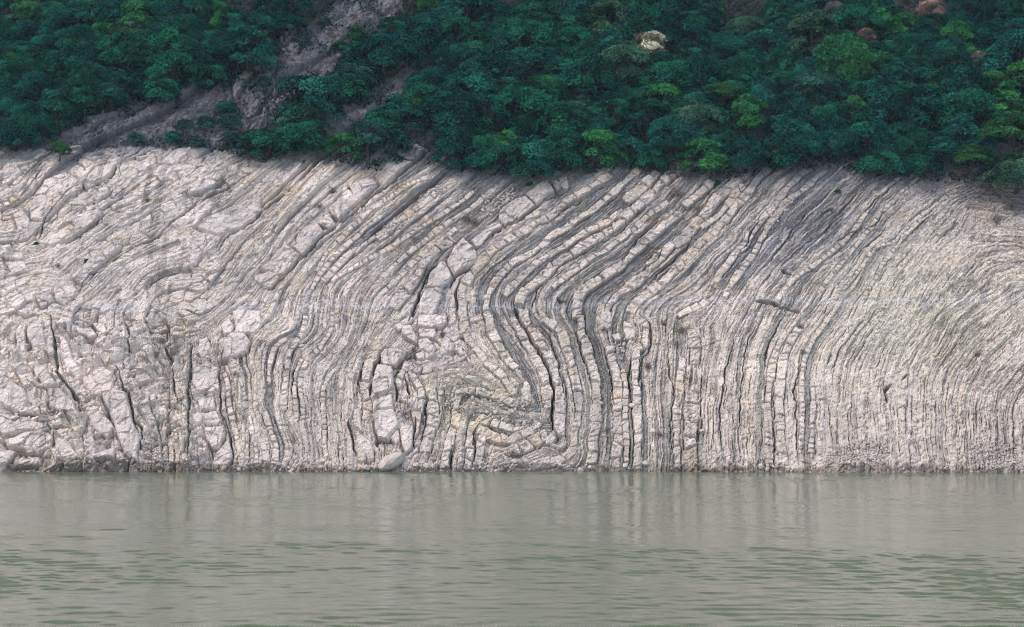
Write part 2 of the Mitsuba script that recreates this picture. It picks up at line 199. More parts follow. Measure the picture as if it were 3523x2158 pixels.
# cracks: crop, width (crop px), depth (m), path
CRACKS = [
 ('G', 26, 1.6, '100,860 230,740 290,650 400,580 560,480 720,350 860,210 1000,150 1140,30'), ('G', 16, 1.0, '640,1080 800,960 1000,800 1200,650 1350,520 1500,430'), ('G', 14, 1.0, '0,760 130,600 250,450 400,300 520,170 640,90'), ('G', 12, .8, '0,1000 160,830 330,680 520,540 680,430'), ('G', 18, 1.0, '820,1180 1000,1060 1240,1150 1420,1010'),
 ('B2', 24, 1.6, '60,0 110,130 200,270 280,390 340,520 365,650 360,800 345,900 350,1000 400,1080'), ('A2', 24, 1.3, '60,1509 40,1400 30,1380'),
 ('A1', 30, 1.1, '130,1250 220,1170 330,1050 430,960 520,860 620,760 720,670 820,600 900,520 1000,430 1130,350 1270,230 1400,140 1530,30'),
 ('A1', 40, .7, '880,880 960,810 1050,720 1150,630 1260,530 1380,430 1500,340 1600,260 1700,170'),
 ('A1', 28, 1.3, '1320,1509 1410,1300 1450,1180 1480,1100 1550,1030 1640,985'), ('A1', 34, 1.5, '1690,1220 1710,1140 1780,1090 1870,1025'), ('A1', 18, .8, '1740,1500 1730,1300 1780,1150 1880,1050'),
 ('A1', 16, .8, '1890,900 2000,800 2100,720 2264,610'), ('A2', 20, .8, '0,660 90,610 200,520 380,410 500,370'),
 ('A0', 18, 1.0, '690,1240 760,1120 860,1080 950,1010 1050,960 1160,900 1280,860 1380,800 1450,700 1540,630 1640,560 1780,440 1940,370 2080,290 2264,170'),
 ('A1', 16, .7, '0,190 80,140 200,60'), ('A1', 20, .8, '0,600 100,510 200,440 340,330 440,220 600,50'),
 ('A0', 16, .8, '1900,900 1960,790 2100,700 2264,560'), ('A0', 12, .6, '950,600 960,590 800,730 640,830 530,880'), ('A0', 10, .5, '700,340 560,480 380,690 330,800 240,860'),
 ('A0', 14, .7, '1280,1190 1400,1110 1560,1080'), ('A0', 12, .5, '1000,470 1100,400'), ('A0', 12, .6, '820,440 960,280 1060,150 1180,80 1270,10'), ('A0', 10, .4, '0,850 70,840 160,865'),
 ('A0', 11, .6, '1520,1400 1640,1430 1720,1460 1860,1400 1960,1300'), ('A0', 10, .5, '0,530 110,500 210,400 300,270 400,150'), ('A0', 10, .5, '720,350 730,400 760,420'),
 ('B0', 28, .9, '445,20 470,180 490,400 515,540 590,640 660,730 670,820 720,890'), ('B0', 14, .7, '1000,470 1040,580 1100,700 1150,850 1180,940 1240,1040 1230,1150 1220,1250 1220,1340'),
 ('B0', 14, .6, '0,890 130,930 250,880 430,870 560,850 640,870'), ('B0', 14, .7, '410,930 450,1030 490,1050 480,1130'), ('B0', 36, 1.3, '30,1350 110,1300 160,1215 250,1235 360,1245 460,1190'),
 ('B0', 20, .6, '1640,1350 1650,1000 1640,700 1650,400 1640,160'), ('B0', 12, .6, '1560,900 1520,640 1480,400 1440,260 1460,90'), ('B0', 12, .6, '1110,400 1130,240 1080,50'),
 ('B0', 10, .5, '1960,1000 1930,850 1910,560 1930,440'), ('B0', 12, .7, '2010,1340 2000,1100 1950,900'), ('B0', 24, .9, '740,1340 850,1325 1000,1300 1060,1280'), ('B0', 10, .5, '250,600 390,670 500,650'),
 ('B1', 18, 1.2, '1000,740 1005,600 1020,480 1060,380 1090,330'), ('B1', 16, .8, '860,1240 820,1080 800,960 810,900'), ('B1', 22, 1.2, '1190,560 1220,500 1270,420 1330,360'), ('B1', 12, .7, '1700,1250 1680,1340 1700,1100'),
 ('B1', 12, .6, '885,740 890,600 930,440 1000,360'), ('B1', 20, .9, '1200,600 1220,700 1230,760'), ('B1', 14, .8, '1370,1160 1375,1000 1390,900'), ('B1', 20, .9, '1280,560 1310,650 1340,740'), ('B1', 30, 1.3, '1040,1170 1060,1100 1130,1110'),
 ('B1', 18, .9, '1880,1220 1900,1080 1920,970'), ('B1', 18, .9, '1990,990 2080,1030 2180,1050'), ('B1', 14, .7, '1450,1080 1470,900 1490,700'), ('B1', 8, .5, '325,760 335,560 380,430'), ('B1', 8, .5, '385,960 370,800 375,560'),
 ('B2', 10, .6, '465,760 450,600 400,430 330,200 260,100 210,20'), ('B2', 10, .6, '700,600 650,440 600,300 560,150'), ('B2', 12, .6, '880,800 860,520 800,300'), ('B2', 12, .6, '1055,760 1010,560 1040,420 1060,330'),
 ('B2', 10, .6, '1110,780 1100,560 1110,400 1170,340 1210,220 1190,100 1110,20'), ('B2', 10, .5, '1370,1300 1380,900 1400,700 1360,420 1360,160'), ('B2', 8, .4, '1610,1200 1640,700 1640,300'), ('B2', 9, .5, '1980,1340 1970,900 2000,500 2050,250 2130,60'),
 ('B2', 9, .5, '1830,1300 1815,800 1870,400 1960,100'), ('B3', 12, .5, '300,1320 280,1000 280,700 310,480 330,350'), ('B3', 10, .4, '100,1340 90,900 110,560'), ('B3', 10, .4, '20,500 60,280 180,60'), ('B3', 8, .4, '610,500 640,380 720,230'),
 ('A3', 34, 1.7, '-70,1365 0,1380 70,1395 120,1400'), ('A3', 40, 1.8, '70,1388 140,1415 200,1440 260,1450'), ('A3', 26, 1.4, '215,1452 290,1462 340,1490'), ('A3', 20, 1.0, '150,1090 195,1120 240,1145'), ('A3', 22, 1.2, '540,560 590,545 640,575'), ('A3', 22, .8, '490,575 560,565 600,530 640,570'), ('A3', 18, .7, '170,1110 220,1150'), ('A3', 16, .6, '380,1080 440,1090'), ('A3', 12, .5, '0,1090 130,920 300,690 480,490 640,360'),
 ('A3', 12, .5, '130,1120 330,880 500,760 640,600 800,420 960,290 1050,190'), ('A3', 10, .5, '830,640 960,510 1090,390 1180,300'), ('A3', 10, .5, '560,900 750,760 960,690 1060,560'), ('A3', 12, .5, '1220,800 1400,650 1480,560'),
 ('A3', 12, .5, '1920,790 1930,840 2050,830 2264,850'), ('A3', 8, .4, '1910,900 2060,880 2264,895'), ('A3', 12, .5, '800,980 900,860 1000,770 1060,690'), ('B3', 26, .8, '1090,760 1080,640 1130,600'), ('B3', 18, .6, '1210,560 1260,520'),
 ('A2', 10, .6, '340,580 530,490 700,400 830,330'), ('A2', 10, .6, '480,720 600,640 800,520 960,400'), ('A2', 12, .7, '600,850 760,740 960,640 1010,680'), ('A2', 12, .6, '440,1050 620,940 800,830 1000,690 1100,560'), ('A2', 10, .6, '860,1000 1000,900 1180,720 1340,600'),
 ('A2', 11, .6, '960,1200 1150,1080 1300,920 1330,860'), ('A2', 14, .7, '1170,1220 1330,1060 1500,900 1560,800 1660,710'), ('A2', 12, .5, '800,1440 920,1250 1000,1180'), ('A2', 12, .6, '1960,960 2040,830 2100,700 2200,620'), ('A2', 26, .9, '2060,280 2130,200 2170,150'),
 ('A2', 30, .9, '400,1310 440,1340 480,1340'), ('A2', 12, .7, '190,1400 220,1240 300,1170'), ('A2', 22, .9, '60,1370 130,1375'),
]
# lines of bedding, from below upwards / left to right
BEDDING = [
 ('A0', '0,430 120,330 220,220 330,120 400,90'), ('A0', '0,540 120,500 220,400 300,280 400,170'), ('A0', '240,860 380,690 500,580 620,480 720,420'), ('A0', '820,440 960,280 1060,150 1180,80 1270,10'),
 ('A0', '1060,460 1150,360 1300,230 1470,150'), ('A0', '1230,460 1400,290 1500,220 1620,120 1750,20'), ('A0', '330,860 450,760 640,640 800,540'), ('A0', '520,900 700,780 900,640 1100,520 1240,440'), ('A0', '500,1170 640,1030 780,920 960,800 1200,700 1400,560 1600,440'),
 ('A0', '1120,1440 1180,1350 1280,1190 1400,1110 1560,1090 1700,1060 1800,970 1900,900 1960,790 2100,700 2264,560'), ('A0', '1320,1400 1380,1340 1480,1330 1600,1420 1720,1460 1830,1400 1950,1290 2080,1160 2264,1000'),
 ('A0', '1440,1240 1560,1250 1640,1330 1740,1370 1850,1300 1980,1150 2150,960'), ('A0', '100,1230 250,1150 380,1130 480,1170'), ('A0', '0,860 160,870 260,900'),
 ('B0', '100,440 100,400 60,200 30,60'), ('B0', '160,400 160,180'), ('B0', '480,800 380,640 300,500 270,300'), ('B0', '850,900 760,780 640,600 560,420 520,200'), ('B0', '1110,400 1130,240 1080,50'), ('B0', '1130,560 1280,480 1340,420 1440,260 1460,90'),
 ('B0', '1200,820 1300,700 1420,600 1500,420'), ('B0', '1570,1350 1560,900 1520,640 1480,400'), ('B0', '1640,1350 1650,1000 1640,700 1650,400 1640,160'), ('B0', '2080,1300 2050,1040 1990,800 1970,600 1920,480'), ('B0', '2150,1060 2120,900 2090,640 2040,560 1980,480'),
 ('B0', '1900,1300 1880,1000 1800,700 1780,300 1900,100 2050,0'), ('B0', '0,1000 200,980 420,960 560,1000 700,1080'), ('B0', '120,1300 180,1240 340,1270 480,1240'), ('B0', '1220,1340 1230,1100 1150,850 1040,580 1000,470'), ('B0', '800,1300 700,1100 560,900 500,850'),
 ('B1', '590,1200 590,900 580,700 600,590 700,430 870,170 900,30'), ('B1', '110,640 100,470 140,310 250,260 400,180 430,40'), ('B1', '370,960 340,800 340,560 390,430 500,330 640,180 650,0'), ('B1', '840,900 880,730 870,650 900,500 960,330 1060,160 1150,60'),
 ('B1', '240,840 260,650 280,380 400,260'), ('B1', '150,1300 180,1150 140,1050 80,860'), ('B1', '330,1340 400,1250 380,1100 300,960'), ('B1', '720,1300 720,1100 700,900 730,640 800,480'), ('B1', '1030,1300 1010,1000 1000,700 1060,400 1180,280 1300,170 1450,0'),
 ('B1', '1580,640 1620,540 1750,520 1900,560 2000,620 2200,700'), ('B1', '1640,1330 1690,1000 1720,790 1730,700 1800,670 2000,690 2130,740 2264,800'), ('B1', '1780,830 1900,840 2050,890 2200,960'), ('B1', '1480,1220 1530,1100 1560,900 1570,660'),
 ('B1', '1650,1330 1650,1130 1690,900 1690,680'), ('B1', '1720,1330 1760,1100 1780,900'), ('B1', '2220,700 2160,580 2060,480 1960,350 1900,200 1880,30'), ('B1', '2264,450 2210,330 2130,180 2080,20'), ('B1', '1850,400 1790,200 1740,0'), ('B1', '1300,1250 1360,1000 1300,700 1220,560'),
 ('B2', '240,700 200,520 120,380 40,260 -40,130'), ('B2', '350,900 360,800 365,650 340,520 280,390 200,270 110,130 60,0'), ('B2', '500,1150 490,900 480,700 420,480 360,300 280,140 220,20'), ('B2', '640,1250 650,1000 660,700 620,480 560,300 500,150 440,30'),
 ('B2', '810,1350 820,900 830,680 790,480 740,300 690,140 690,20'), ('B2', '1030,1340 1030,900 1020,560 990,380'), ('B2', '1150,1340 1150,900 1130,500 1150,380 1200,260 1210,140 1160,20'), ('B2', '1280,1340 1290,900 1270,560 1290,300 1270,60'),
 ('B2', '1380,1340 1390,900 1380,560 1360,160 1340,0'), ('B2', '1700,1340 1690,800 1700,450 1740,200 1800,0'), ('B2', '1870,1340 1870,850 1890,500 1950,200 2050,0'), ('B2', '2080,1340 2080,800 2110,420 2180,170 2264,0'), ('B2', '330,1150 450,1230 540,1160'), ('B2', '0,860 150,900 260,960'),
 ('A1', '130,1250 330,1050 520,860 720,670 900,520 1130,350 1400,140 1530,30'), ('A1', '880,880 1050,720 1260,530 1500,340 1600,260'), ('A1', '600,1400 620,1260 740,1150 940,980'), ('A1', '0,190 200,60'), ('A1', '0,600 200,440 440,220'), ('A1', '100,950 300,700 600,460 800,330'),
 ('A1', '250,1400 300,1220 420,1080 600,900'), ('A1', '900,1450 960,1250 1100,1100 1300,900 1600,640'), ('A1', '1250,1250 1400,1080 1600,860 1900,640'), ('A1', '1870,1480 1860,1200 1950,1060 2100,960 2264,840'), ('A1', '2100,1480 2080,1260 2160,1130 2264,1060'),
 ('A2', '280,1480 210,1340 240,1240 400,1100 700,890 1000,640'), ('A2', '360,1500 420,1340 560,1200 900,1010 1300,700 1500,470'), ('A2', '700,1500 760,1350 950,1190 1200,990 1500,700 1700,430'), ('A2', '930,1480 980,1380 1150,1230 1400,1020 1650,740 1900,430'),
 ('A2', '1100,1500 1130,1400 1330,1240 1560,1030 1760,800 1980,480'), ('A2', '1180,1480 1300,1350 1500,1220 1700,990 1900,720'), ('A2', '100,940 400,730 700,480 1000,230'), ('A2', '50,1180 300,960 700,620 1060,280'), ('A2', '1900,1450 2000,1270 2180,1000 2264,880'), ('A2', '1700,1480 1800,1280 1900,1130'),
 ('A3', '0,1060 150,870 330,640 500,460 700,270'), ('A3', '0,1330 170,1080 450,760 650,590 860,330 1000,220'), ('A3', '250,1430 420,1100 640,860 900,560 1080,330 1200,200'), ('A3', '560,1400 760,1080 960,800 1130,600 1380,400 1500,330'), ('A3', '900,1500 1080,1140 1280,850 1480,640 1650,470'),
 ('A3', '1250,1480 1500,1060 1640,930 1800,780 1850,680'), ('A3', '1740,1270 1870,1150 2000,1060 2100,1050 2264,1060'), ('A3', '2000,1230 2100,1150 2264,1130'), ('A3', '1930,790 2050,830 2264,830'), ('A3', '1910,890 2060,870 2264,890'), ('A3', '1500,1509 1800,1350 2000,1290 2264,1240'), ('A3', '1850,500 2000,560 2264,600'),
 ('B3', '20,1300 0,900 20,480 70,240 170,80 230,0'), ('B3', '100,1300 80,1000 70,700 70,450 130,280 220,120 290,0'), ('B3', '180,1300 150,900 150,500 220,300 380,80'), ('B3', '290,1300 270,900 300,550 330,380 430,200 540,60'), ('B3', '400,1300 400,900 400,600'), ('B3', '470,1200 480,700 490,450 560,280 700,100 760,0'),
 ('B3', '600,1200 600,900 620,500 720,250 860,60'), ('B3', '730,1200 720,1000 730,600 800,430 920,250 1080,60'), ('B3', '980,1100 970,700 1000,500 1080,250 1250,30'), ('B3', '1270,1100 1280,700 1330,430 1460,250 1600,60'), ('B3', '1560,1200 1560,800 1600,600 1750,400 1950,200 2200,0'),
 ('B3', '1720,1300 1700,900 1730,680 1850,480 2050,280 2264,80'), ('B3', '1950,1300 1940,950 1960,750 2060,560 2264,340'), ('B3', '2200,1320 2190,1000 2200,820 2264,660 2400,480'), ('B3', '2380,1320 2370,1000 2390,820'), ('A3', '2000,1509 2150,1400 2300,1330 2450,1300'),
 ('D', '300,375 420,300 560,190 700,95 820,0'), ('D', '640,330 760,210 860,130 960,30'), ('D', '760,330 900,240 1020,180 1150,80'), ('D', '30,330 150,260 300,180 450,80'), ('D', '980,370 1150,260 1350,140 1500,20'), ('D', '1500,400 1700,240 1900,80'), ('D', '1900,400 2050,230 2200,60'), ('D', '2250,400 2400,220'),
]
# what the rock is like: display px x, y, beds per metre, hard and pale (0-1)
KIND = '''60,450,.9,.95 100,420,2,.7 300,500,.5,.97 500,420,1.5,.9 620,450,2,.8 450,620,1.2,.92 700,520,2.2,.7 850,480,.6,.9 950,560,2.2,.66 1050,480,3,.5 1150,560,2.2,.6 1150,430,3.2,.3 1400,560,3,.22 1500,480,3,.22
1600,640,3,.25 1700,560,2.5,.45 1800,560,3,.42 1900,520,3.2,.42 2050,500,3.2,.32 2200,520,3.2,.55 2300,620,3,.85 2420,620,3,.75 2200,760,3.2,.75 2050,800,3.2,.65 1900,760,3.2,.5 1850,950,3,.7 1750,1000,2.5,.85 1680,900,2,.7 2100,1000,3.4,.85 2350,950,3.4,.8
2350,1080,3.4,.7 100,650,1.2,.9 100,850,.7,.97 250,900,.7,.97 350,800,2,.88 380,950,2.5,.85 100,1050,.5,1 250,1080,.6,1 450,1000,2,.85 600,950,2.5,.8 600,1080,2,.85 750,900,2.5,.66 850,900,2.5,.72 800,750,2,.78 700,700,1.5,.88 950,1000,1.5,.88
1100,850,1,.82 1150,950,2.4,.62 1200,990,2.4,.58 1280,1050,2,.62 1200,720,3,.3 1350,800,3,.3 1500,900,3,.3 1540,1050,3,.36 1650,1050,2.5,.55 2000,1100,3,.78 1620,740,3,.55 1700,760,3,.75 700,150,1.3,.55 900,50,.9,.55 400,200,1.3,.5 1100,200,1.5,.5 1800,200,1.5,.4 2300,200,1.5,.4 300,320,1.2,.8 600,260,1.6,.7'''
KIND = np.array([[float(q) for q in w.split(',')] for w in KIND.split()])
KXY = at(KIND[:, :2] * 1.4304)
KIND[:, 2] *= (1 - .5 * sstep(760, 420, KIND[:, 0])) * np.where((KIND[:, 0] < 720) & (KIND[:, 1] < 690) & (KIND[:, 0] > 150), .7, 1)
TOPLINE = at(np.array([[0, 362], [110, 380], [200, 372], [270, 360], [400, 350], [500, 362], [600, 372], [700, 385], [820, 395], [900, 412], [1000, 385], [1080, 400], [1200, 415], [1300, 415], [1420, 395], [1500, 400], [1620, 418], [1730, 420], [1830, 410], [1900, 400], [2000, 400], [2100, 410], [2250, 430], [2380, 470], [2463, 490]]) * 1.4304)


# ------------------------------------------------------------------ bedding as two fields: s counts the beds, r runs along them (m)
GS, GX0, GT0 = 0.4, -70.0, -5.0
GX, GT = np.arange(GX0, 70.2, GS), np.arange(GT0, 82, GS)
NX, NT = len(GX), len(GT)
gx, gt = np.meshgrid(GX, GT)
pts, tan = [], []
for c, s in BEDDING + [(b[0], b[3]) for b in BEDS]:
    l = smooth_line(at(px(c, s)), 0.5)
    pts.append(l)
    d = np.gradient(l, axis=0)
    tan.append(d / (np.linalg.norm(d, axis=1, keepdims=True) + 1e-9))
pts, tan = np.vstack(pts), np.vstack(tan)
grid = np.stack([gx.ravel(), gt.ravel()], 1)
d, i = cKDTree(pts).query(grid, k=14)
w = 1 / (d ** 2 + 0.35 ** 2) ** 1.5
t_f = (tan[i] * w[..., None]).sum(1)
t_f /= np.linalg.norm(t_f, axis=1, keepdims=True) + 1e-9
t_f = t_f.reshape(NT, NX, 2)
d, i = cKDTree(KXY).query(grid, k=6)
w = 1 / (d ** 2 + 1.0) ** 1.5
w /= w.sum(1, keepdims=True)
dens_f = 1.25 * np.exp((np.log(KIND[i, 2]) * w).sum(1)).reshape(NT, NX)
pale_f = .06 + .94 * (KIND[i, 3] * w).sum(1).reshape(NT, NX)


def solve(dirx, dirt, target, wa, wb):
    """a field that is constant along (dirx, dirt) and grows at the rate 'target' across it"""
    n = NX * NT
    idx = np.arange(n).reshape(NT, NX)
    a, bx, bt = idx[:-1, :-1].ravel(), idx[:-1, 1:].ravel(), idx[1:, :-1].ravel()
    m = len(a)
    row = np.arange(m)
    cx, ct, tg = dirx[:-1, :-1].ravel(), dirt[:-1, :-1].ravel(), target[:-1, :-1].ravel()

    def rows(ax, at_, wgt):
        return sparse.coo_matrix((np.r_[-(ax + at_), ax, at_] * wgt / GS, (np.r_[row, row, row], np.r_[a, bx, bt])), (m, n))
    A = sparse.vstack([rows(cx, ct, wa), rows(ct, -cx, wb), sparse.coo_matrix(([1.0], ([0], [n // 2])), (1, n))]).tocsr()
    rhs = np.r_[np.zeros(m), tg * wb, 0.0]
    return spsolve((A.T @ A + sparse.identity(n) * 1e-7).tocsc(), A.T @ rhs).reshape(NT, NX)


S_F = solve(t_f[..., 0], t_f[..., 1], dens_f, 3.0, 1.0)
R_F = solve(t_f[..., 1], -t_f[..., 0], -np.ones_like(dens_f), 1.5, 1.0)
gs_t, gs_x = np.gradient(S_F, GS)
GM_F = ndimage.gaussian_filter(np.clip(np.hypot(gs_x, gs_t), 0.3, 6.0), 1)
PRE = {k: ndimage.spline_filter(v, 3) for k, v in dict(S=S_F, R=R_F).items()}


def look(f, x, t, pre=None):
    c = np.stack([(t - GT0) / GS, (x - GX0) / GS])
    if pre:
        return ndimage.map_coordinates(PRE[pre], c, order=3, prefilter=False, mode='nearest')
    return ndimage.map_coordinates(f, c, order=1, mode='nearest')


smin, smax = S_F.min() - 5, S_F.max() + 5
BT = np.exp(rng.normal(0, 0.55, int((smax - smin) * 2.2) + 50)).clip(0.3, 3)
BOUND = smin + np.cumsum(BT)
NB = len(BT)
B_PROT, B_TONE, B_OFF, B_J, B_HUE = rng.normal(0, 1, NB + 1), rng.random(NB + 1), rng.random(NB + 1) * 9, rng.uniform(0.8, 2.6, NB + 1), rng.random(NB + 1)
BT = np.r_[BT, 1.0]

PALE, CREAM, GREY, DARK = np.array([.535, .468, .447]), np.array([.53, .472, .415]), np.array([.265, .247, .25]), np.array([.11, .10, .105])
OLIVE, OCHRE, VIOLET = np.array([.20, .205, .13]), np.array([.46, .34, .215]), np.array([.20, .195, .225])


def h32(*a):
    v = np.zeros(np.broadcast(*a).shape, np.int64) + 12345
    for k, q in zip((374761393, 668265263, 2147483647), a):
        v = (v + np.asarray(q).astype(np.int64) * k) & 0xFFFFFFFF
    v = ((v ^ (v >> 13)) * 1274126177) & 0xFFFFFFFF
    return ((v ^ (v >> 16)) & 0xFFFFFF) / 16777215.0


def lerp(a, b, k):
    return a + (b - a) * k[..., None]


def facets(x, t, size, seed, stretch=1.0, ang=0.6):
    """chiselled planes: every cell of a random pattern leans its own way; returns height, distance to the next cell"""
    r = np.random.default_rng(seed)
    ca, sa = math.cos(ang), math.sin(ang)
    u, v = (x * ca + t * sa) / stretch, (-x * sa + t * ca)
    lo, hi = np.array([u.min(), v.min()]) - size, np.array([u.max(), v.max()]) + size
    n = ((hi - lo) / size).astype(int) + 1
    c = np.stack(np.meshgrid(np.arange(n[0]), np.arange(n[1]), indexing='ij'), -1).reshape(-1, 2) + r.random((n[0] * n[1], 2))
    c = lo + c * size
    lean = r.normal(0, 1, (len(c), 2))
    base = r.normal(0, 1, len(c))
    q = np.stack([u, v], 1)
    d, i = cKDTree(c).query(q, k=2)
    return base[i[:, 0]] * 0.4 + ((q - c[i[:, 0]]) * lean[i[:, 0]]).sum(1) / size, d[:, 1] - d[:, 0]


CORE = at([[1160 * 1.4304, 965 * 1.4304]])[0]


def face(x, t, full=True):
    """height over the base surface, colour and piece number at the points (x, t)"""
    n = len(x)
    wx = (f3(x / 1.9, t / 1.9, 3.1, 3, 11) - .5) * .55 + (n3(x / .38, t / .38, 1.7, 12) - .5) * .10
    wt = (f3(x / 1.9, t / 1.9, 8.3, 3, 13) - .5) * .55 + (n3(x / .38, t / .38, 5.7, 14) - .5) * .10
    calm_ = 1 - .65 * sstep(-2, -14, x) * sstep(15, 21, t)
    wx, wt = wx * calm_, wt * calm_
    core = np.exp(-(((x - CORE[0]) / 5.5) ** 2 + ((t - CORE[1]) / 4.0) ** 2))
    wx = wx * (1 + 1.3 * core) + core * .35 * (n3(x / .6, t / .6, 2.2, 15) - .5)
    wt = wt * (1 + 1.3 * core) + core * .35 * (n3(x / .6, t / .6, 6.2, 16) - .5)
    X, T = x + wx, t + wt
    s, r = look(S_F, X, T, 'S'), look(R_F, X, T, 'R')
    gm, pale = look(GM_F, x, t), look(pale_f, x, t)
    k = np.clip(np.searchsorted(BOUND, s), 1, NB - 1)
    f = (s - BOUND[k - 1]) / BT[k]
    m = BT[k] / gm
    eb = np.minimum(f, 1 - f) * m
    hardness = pale + 0.75 * (B_TONE[k] - 0.5)
    left = sstep(-23, -34, x) * (1 - sstep(16, 21, t))
    hard = np.maximum(sstep(.40, .60, hardness), left * .9)
    mm = np.minimum(m, 1.3)
    # joints across the bed
    jl = np.clip(1.7 * B_J[k] * np.minimum(1.3, BT[k] / np.maximum(1.2, gm)), .5, 4.0)
    jr = r / jl + B_OFF[k] + (n3(r / 1.3, s * 1.1, 0.5, 21) - .5) * .8
    cell = np.floor(jr)
    fj = jr - cell
    ej = np.minimum(fj, 1 - fj) * jl
    c1, c2, c3 = h32(k, cell, 1), h32(k, cell, 2), h32(k, cell, 3)
    e = np.minimum(eb, ej + .05 + (1 - hard) * 9)
    H = .26 * mm * np.tanh(B_PROT[k]) + .25 * mm * (hard - .5)
    H += hard * ((c1 - .5) * .32 * mm + ((fj - .5) * (c2 - .5) + (f - .5) * (c3 - .5)) * .35 * mm)
    kb = np.where(f > .5, k, k - 1)
    open_b = sstep(.30, .58, n3(r / 2.6, kb * 7.31, 0.0, 22) * .6 + .4 * n3(x / 5, t / 5, 1.0, 23))
    e = np.where(eb <= ej, e + (1 - open_b) * .5, e)
    massive = np.maximum(sstep(1.5, .6, gm), .85 * sstep(-6, -20, x) * sstep(14, 20, t) * sstep(2.4, 1.6, gm))
    e = np.where(eb > ej, e + massive * .6 * (h32(k, cell, 7) > .35), e)
    H -= (.04 + .07 * mm) * (1 - sstep(0, .16 * mm + .03, e))
    # thin partings inside the beds, open over short lengths, and small steps across them
    for q_, (mul, dep, wid, ln) in enumerate(((2.6, .20, .050, 1.9), (5.7, .13, .042, 1.0))):
        sm = s * mul + .5 * n3(s * 1.3, r / 3.0, q_, 24)
        k2 = np.floor(sm + .5)
        e2 = np.abs(sm - k2) / (mul * gm)
        run = n3(r / ln + k2 * 3.7, k2 * 5.13, q_ * 3.0, 25)
        H -= dep * np.exp(-(e2 / wid) ** 2) * sstep(.50 + .17 * massive, .60 + .17 * massive, run) * (mul * gm < 9)
        cell2 = np.floor(r / (ln * 1.1) + h32(k2, 3, q_) * 7 + .5 * n3(r * 1.7, s * 3, 2.0, 26))
        kf = np.floor(sm)
        H += (h32(kf, cell2, 8 + q_) - .5) * np.minimum(.22, .55 / (mul * gm)) * (1.2 - .4 * q_) * (1 - .7 * massive)
    H -= hard * (.16 + .40 * np.minimum(mm, .6)) * np.exp(-(e / .065) ** 2) * (.15 + .85 * (h32(k, cell, 5) > .55))
    lam = n3(s * 5.5 * np.maximum(1, 1.2 / np.maximum(gm, .3)), r / 2.2, 0.0, 31) + .6 * n3(s * 13, r / 1.1, 4.0, 32) - .8
    H += (1 - .6 * hard) * .17 * lam * sstep(.5, 1.6, gm) * (1 - .6 * massive)
    rough = sstep(30, 44, x) * sstep(41, 36, t)
    crumb = np.exp(-(((x - 47) / 6) ** 2 + ((t - 25) / 5) ** 2))
    rough = rough + 1.6 * crumb
    H += rough * .22 * (f3(x / .33, t / .33, 6.0, 2, 34) - .5) + rough * .3 * (f3(x / 2.2, t / 1.2, 6.0, 3, 35) - .5)
    H += (1 - hard) * .10 * (n3(s * 4, r / .35, 2.0, 33) - .5)
    col = lerp(GREY, lerp(PALE, CREAM, B_HUE[k] * .8), hard)
    col = lerp(col, DARK, (1 - hard) * sstep(.62, .9, B_HUE[k]) * .75 * (1 - sstep(.18, .45, m)))
    col = col * (1 + (1 - hard)[:, None] * .30 * (lam * (1 - sstep(-6, -20, x) * .7))[:, None]) * (1 + (c1[:, None] - .5) * .16 * hard[:, None])
    ID = k.astype(np.int64).copy()
    soft = 1 - hard
    fa1, fe1 = facets(x, t, 1.1, 5, 1.5)
    fa2, fe2 = facets(x, t, .42, 6, 1.6)
    fa3, fe3 = facets(x, t, .20, 8, 1.3, 1.1)
    # ---- traced hard beds, cut into blocks
    Q = np.stack([x + wx * .6, t + wt * .6], 1)
    for b, (line, tree, dirs, hw, prot, cuts, slant) in enumerate(BED_DATA if full else []):
        lo, hi = line.min(0) - hw * 1.9 - .3, line.max(0) + hw * 1.9 + .3
        sel = np.nonzero((x > lo[0]) & (x < hi[0]) & (t > lo[1]) & (t < hi[1]))[0]
        dd, ii = tree.query(Q[sel], distance_upper_bound=hw * 1.9 + .25)
        ok = np.isfinite(dd)
        sel, ii = sel[ok], ii[ok]
        v = Q[sel] - line[ii]
        along, across = (v * dirs[ii]).sum(1), v[:, 1] * dirs[ii, 0] - v[:, 0] * dirs[ii, 1]
        arc = ii * .06 + along
        inside = (ii > 0) & (ii < len(line) - 1) | (np.abs(along) < .06)
        width = hw * (.80 + .5 * n3(arc / 1.7, b * 3.7, 1.0, 41))
        arc2 = arc + across * slant[np.clip((arc / 1.5).astype(int), 0, len(slant) - 1)]
        ci = np.clip(np.searchsorted(cuts, arc2), 1, len(cuts) - 1)
        cj = np.minimum(arc2 - cuts[ci - 1], cuts[ci] - arc2)
        R1, R2, R3, R4 = (h32(ci, np.int64(b), q) for q in (1, 2, 3, 4))
        width = width * (.80 + .40 * R4) * (.93 + .14 * n3(arc / .25, b * 2.1, 3.0, 42))
        eacr = width - np.abs(across - (R2 - .5) * .25 * hw)
        e = np.minimum(eacr, cj + .02)
        L = cuts[ci] - cuts[ci - 1]
        pr = .75 * prot * (.3 + 1.1 * R1) + ((arc2 - cuts[ci - 1]) / L - .5) * (R2 - .5) * .5 * hw + across / hw * (R3 - .5) * .30 * hw
        hh = pr + .20 * hw * (fa2[sel] + .6 * fa3[sel]) - .24 * hw * (1 - sstep(0, .08 + .06 * hw, e))
        deep = np.where(R3 > .58, 1.0, .2 + .3 * R1)
        hh -= (.18 + .6 * hw) * np.exp(-(np.maximum(cj, 0) / .065) ** 2) * deep
        on = inside & (eacr > 0)
        q = sel[on]
        H[q] = hh[on]
        tone = lerp(PALE, CREAM, np.where(R2 > .5, R2, .25) * .8)
        tone = lerp(tone, OCHRE, .35 * sstep(.86, .97, R4))
        col[q] = (tone * (.88 + .22 * R1)[:, None])[on]
        ID[q] = 100000 + b * 1000 + ci[on]
        soft[q] = 0
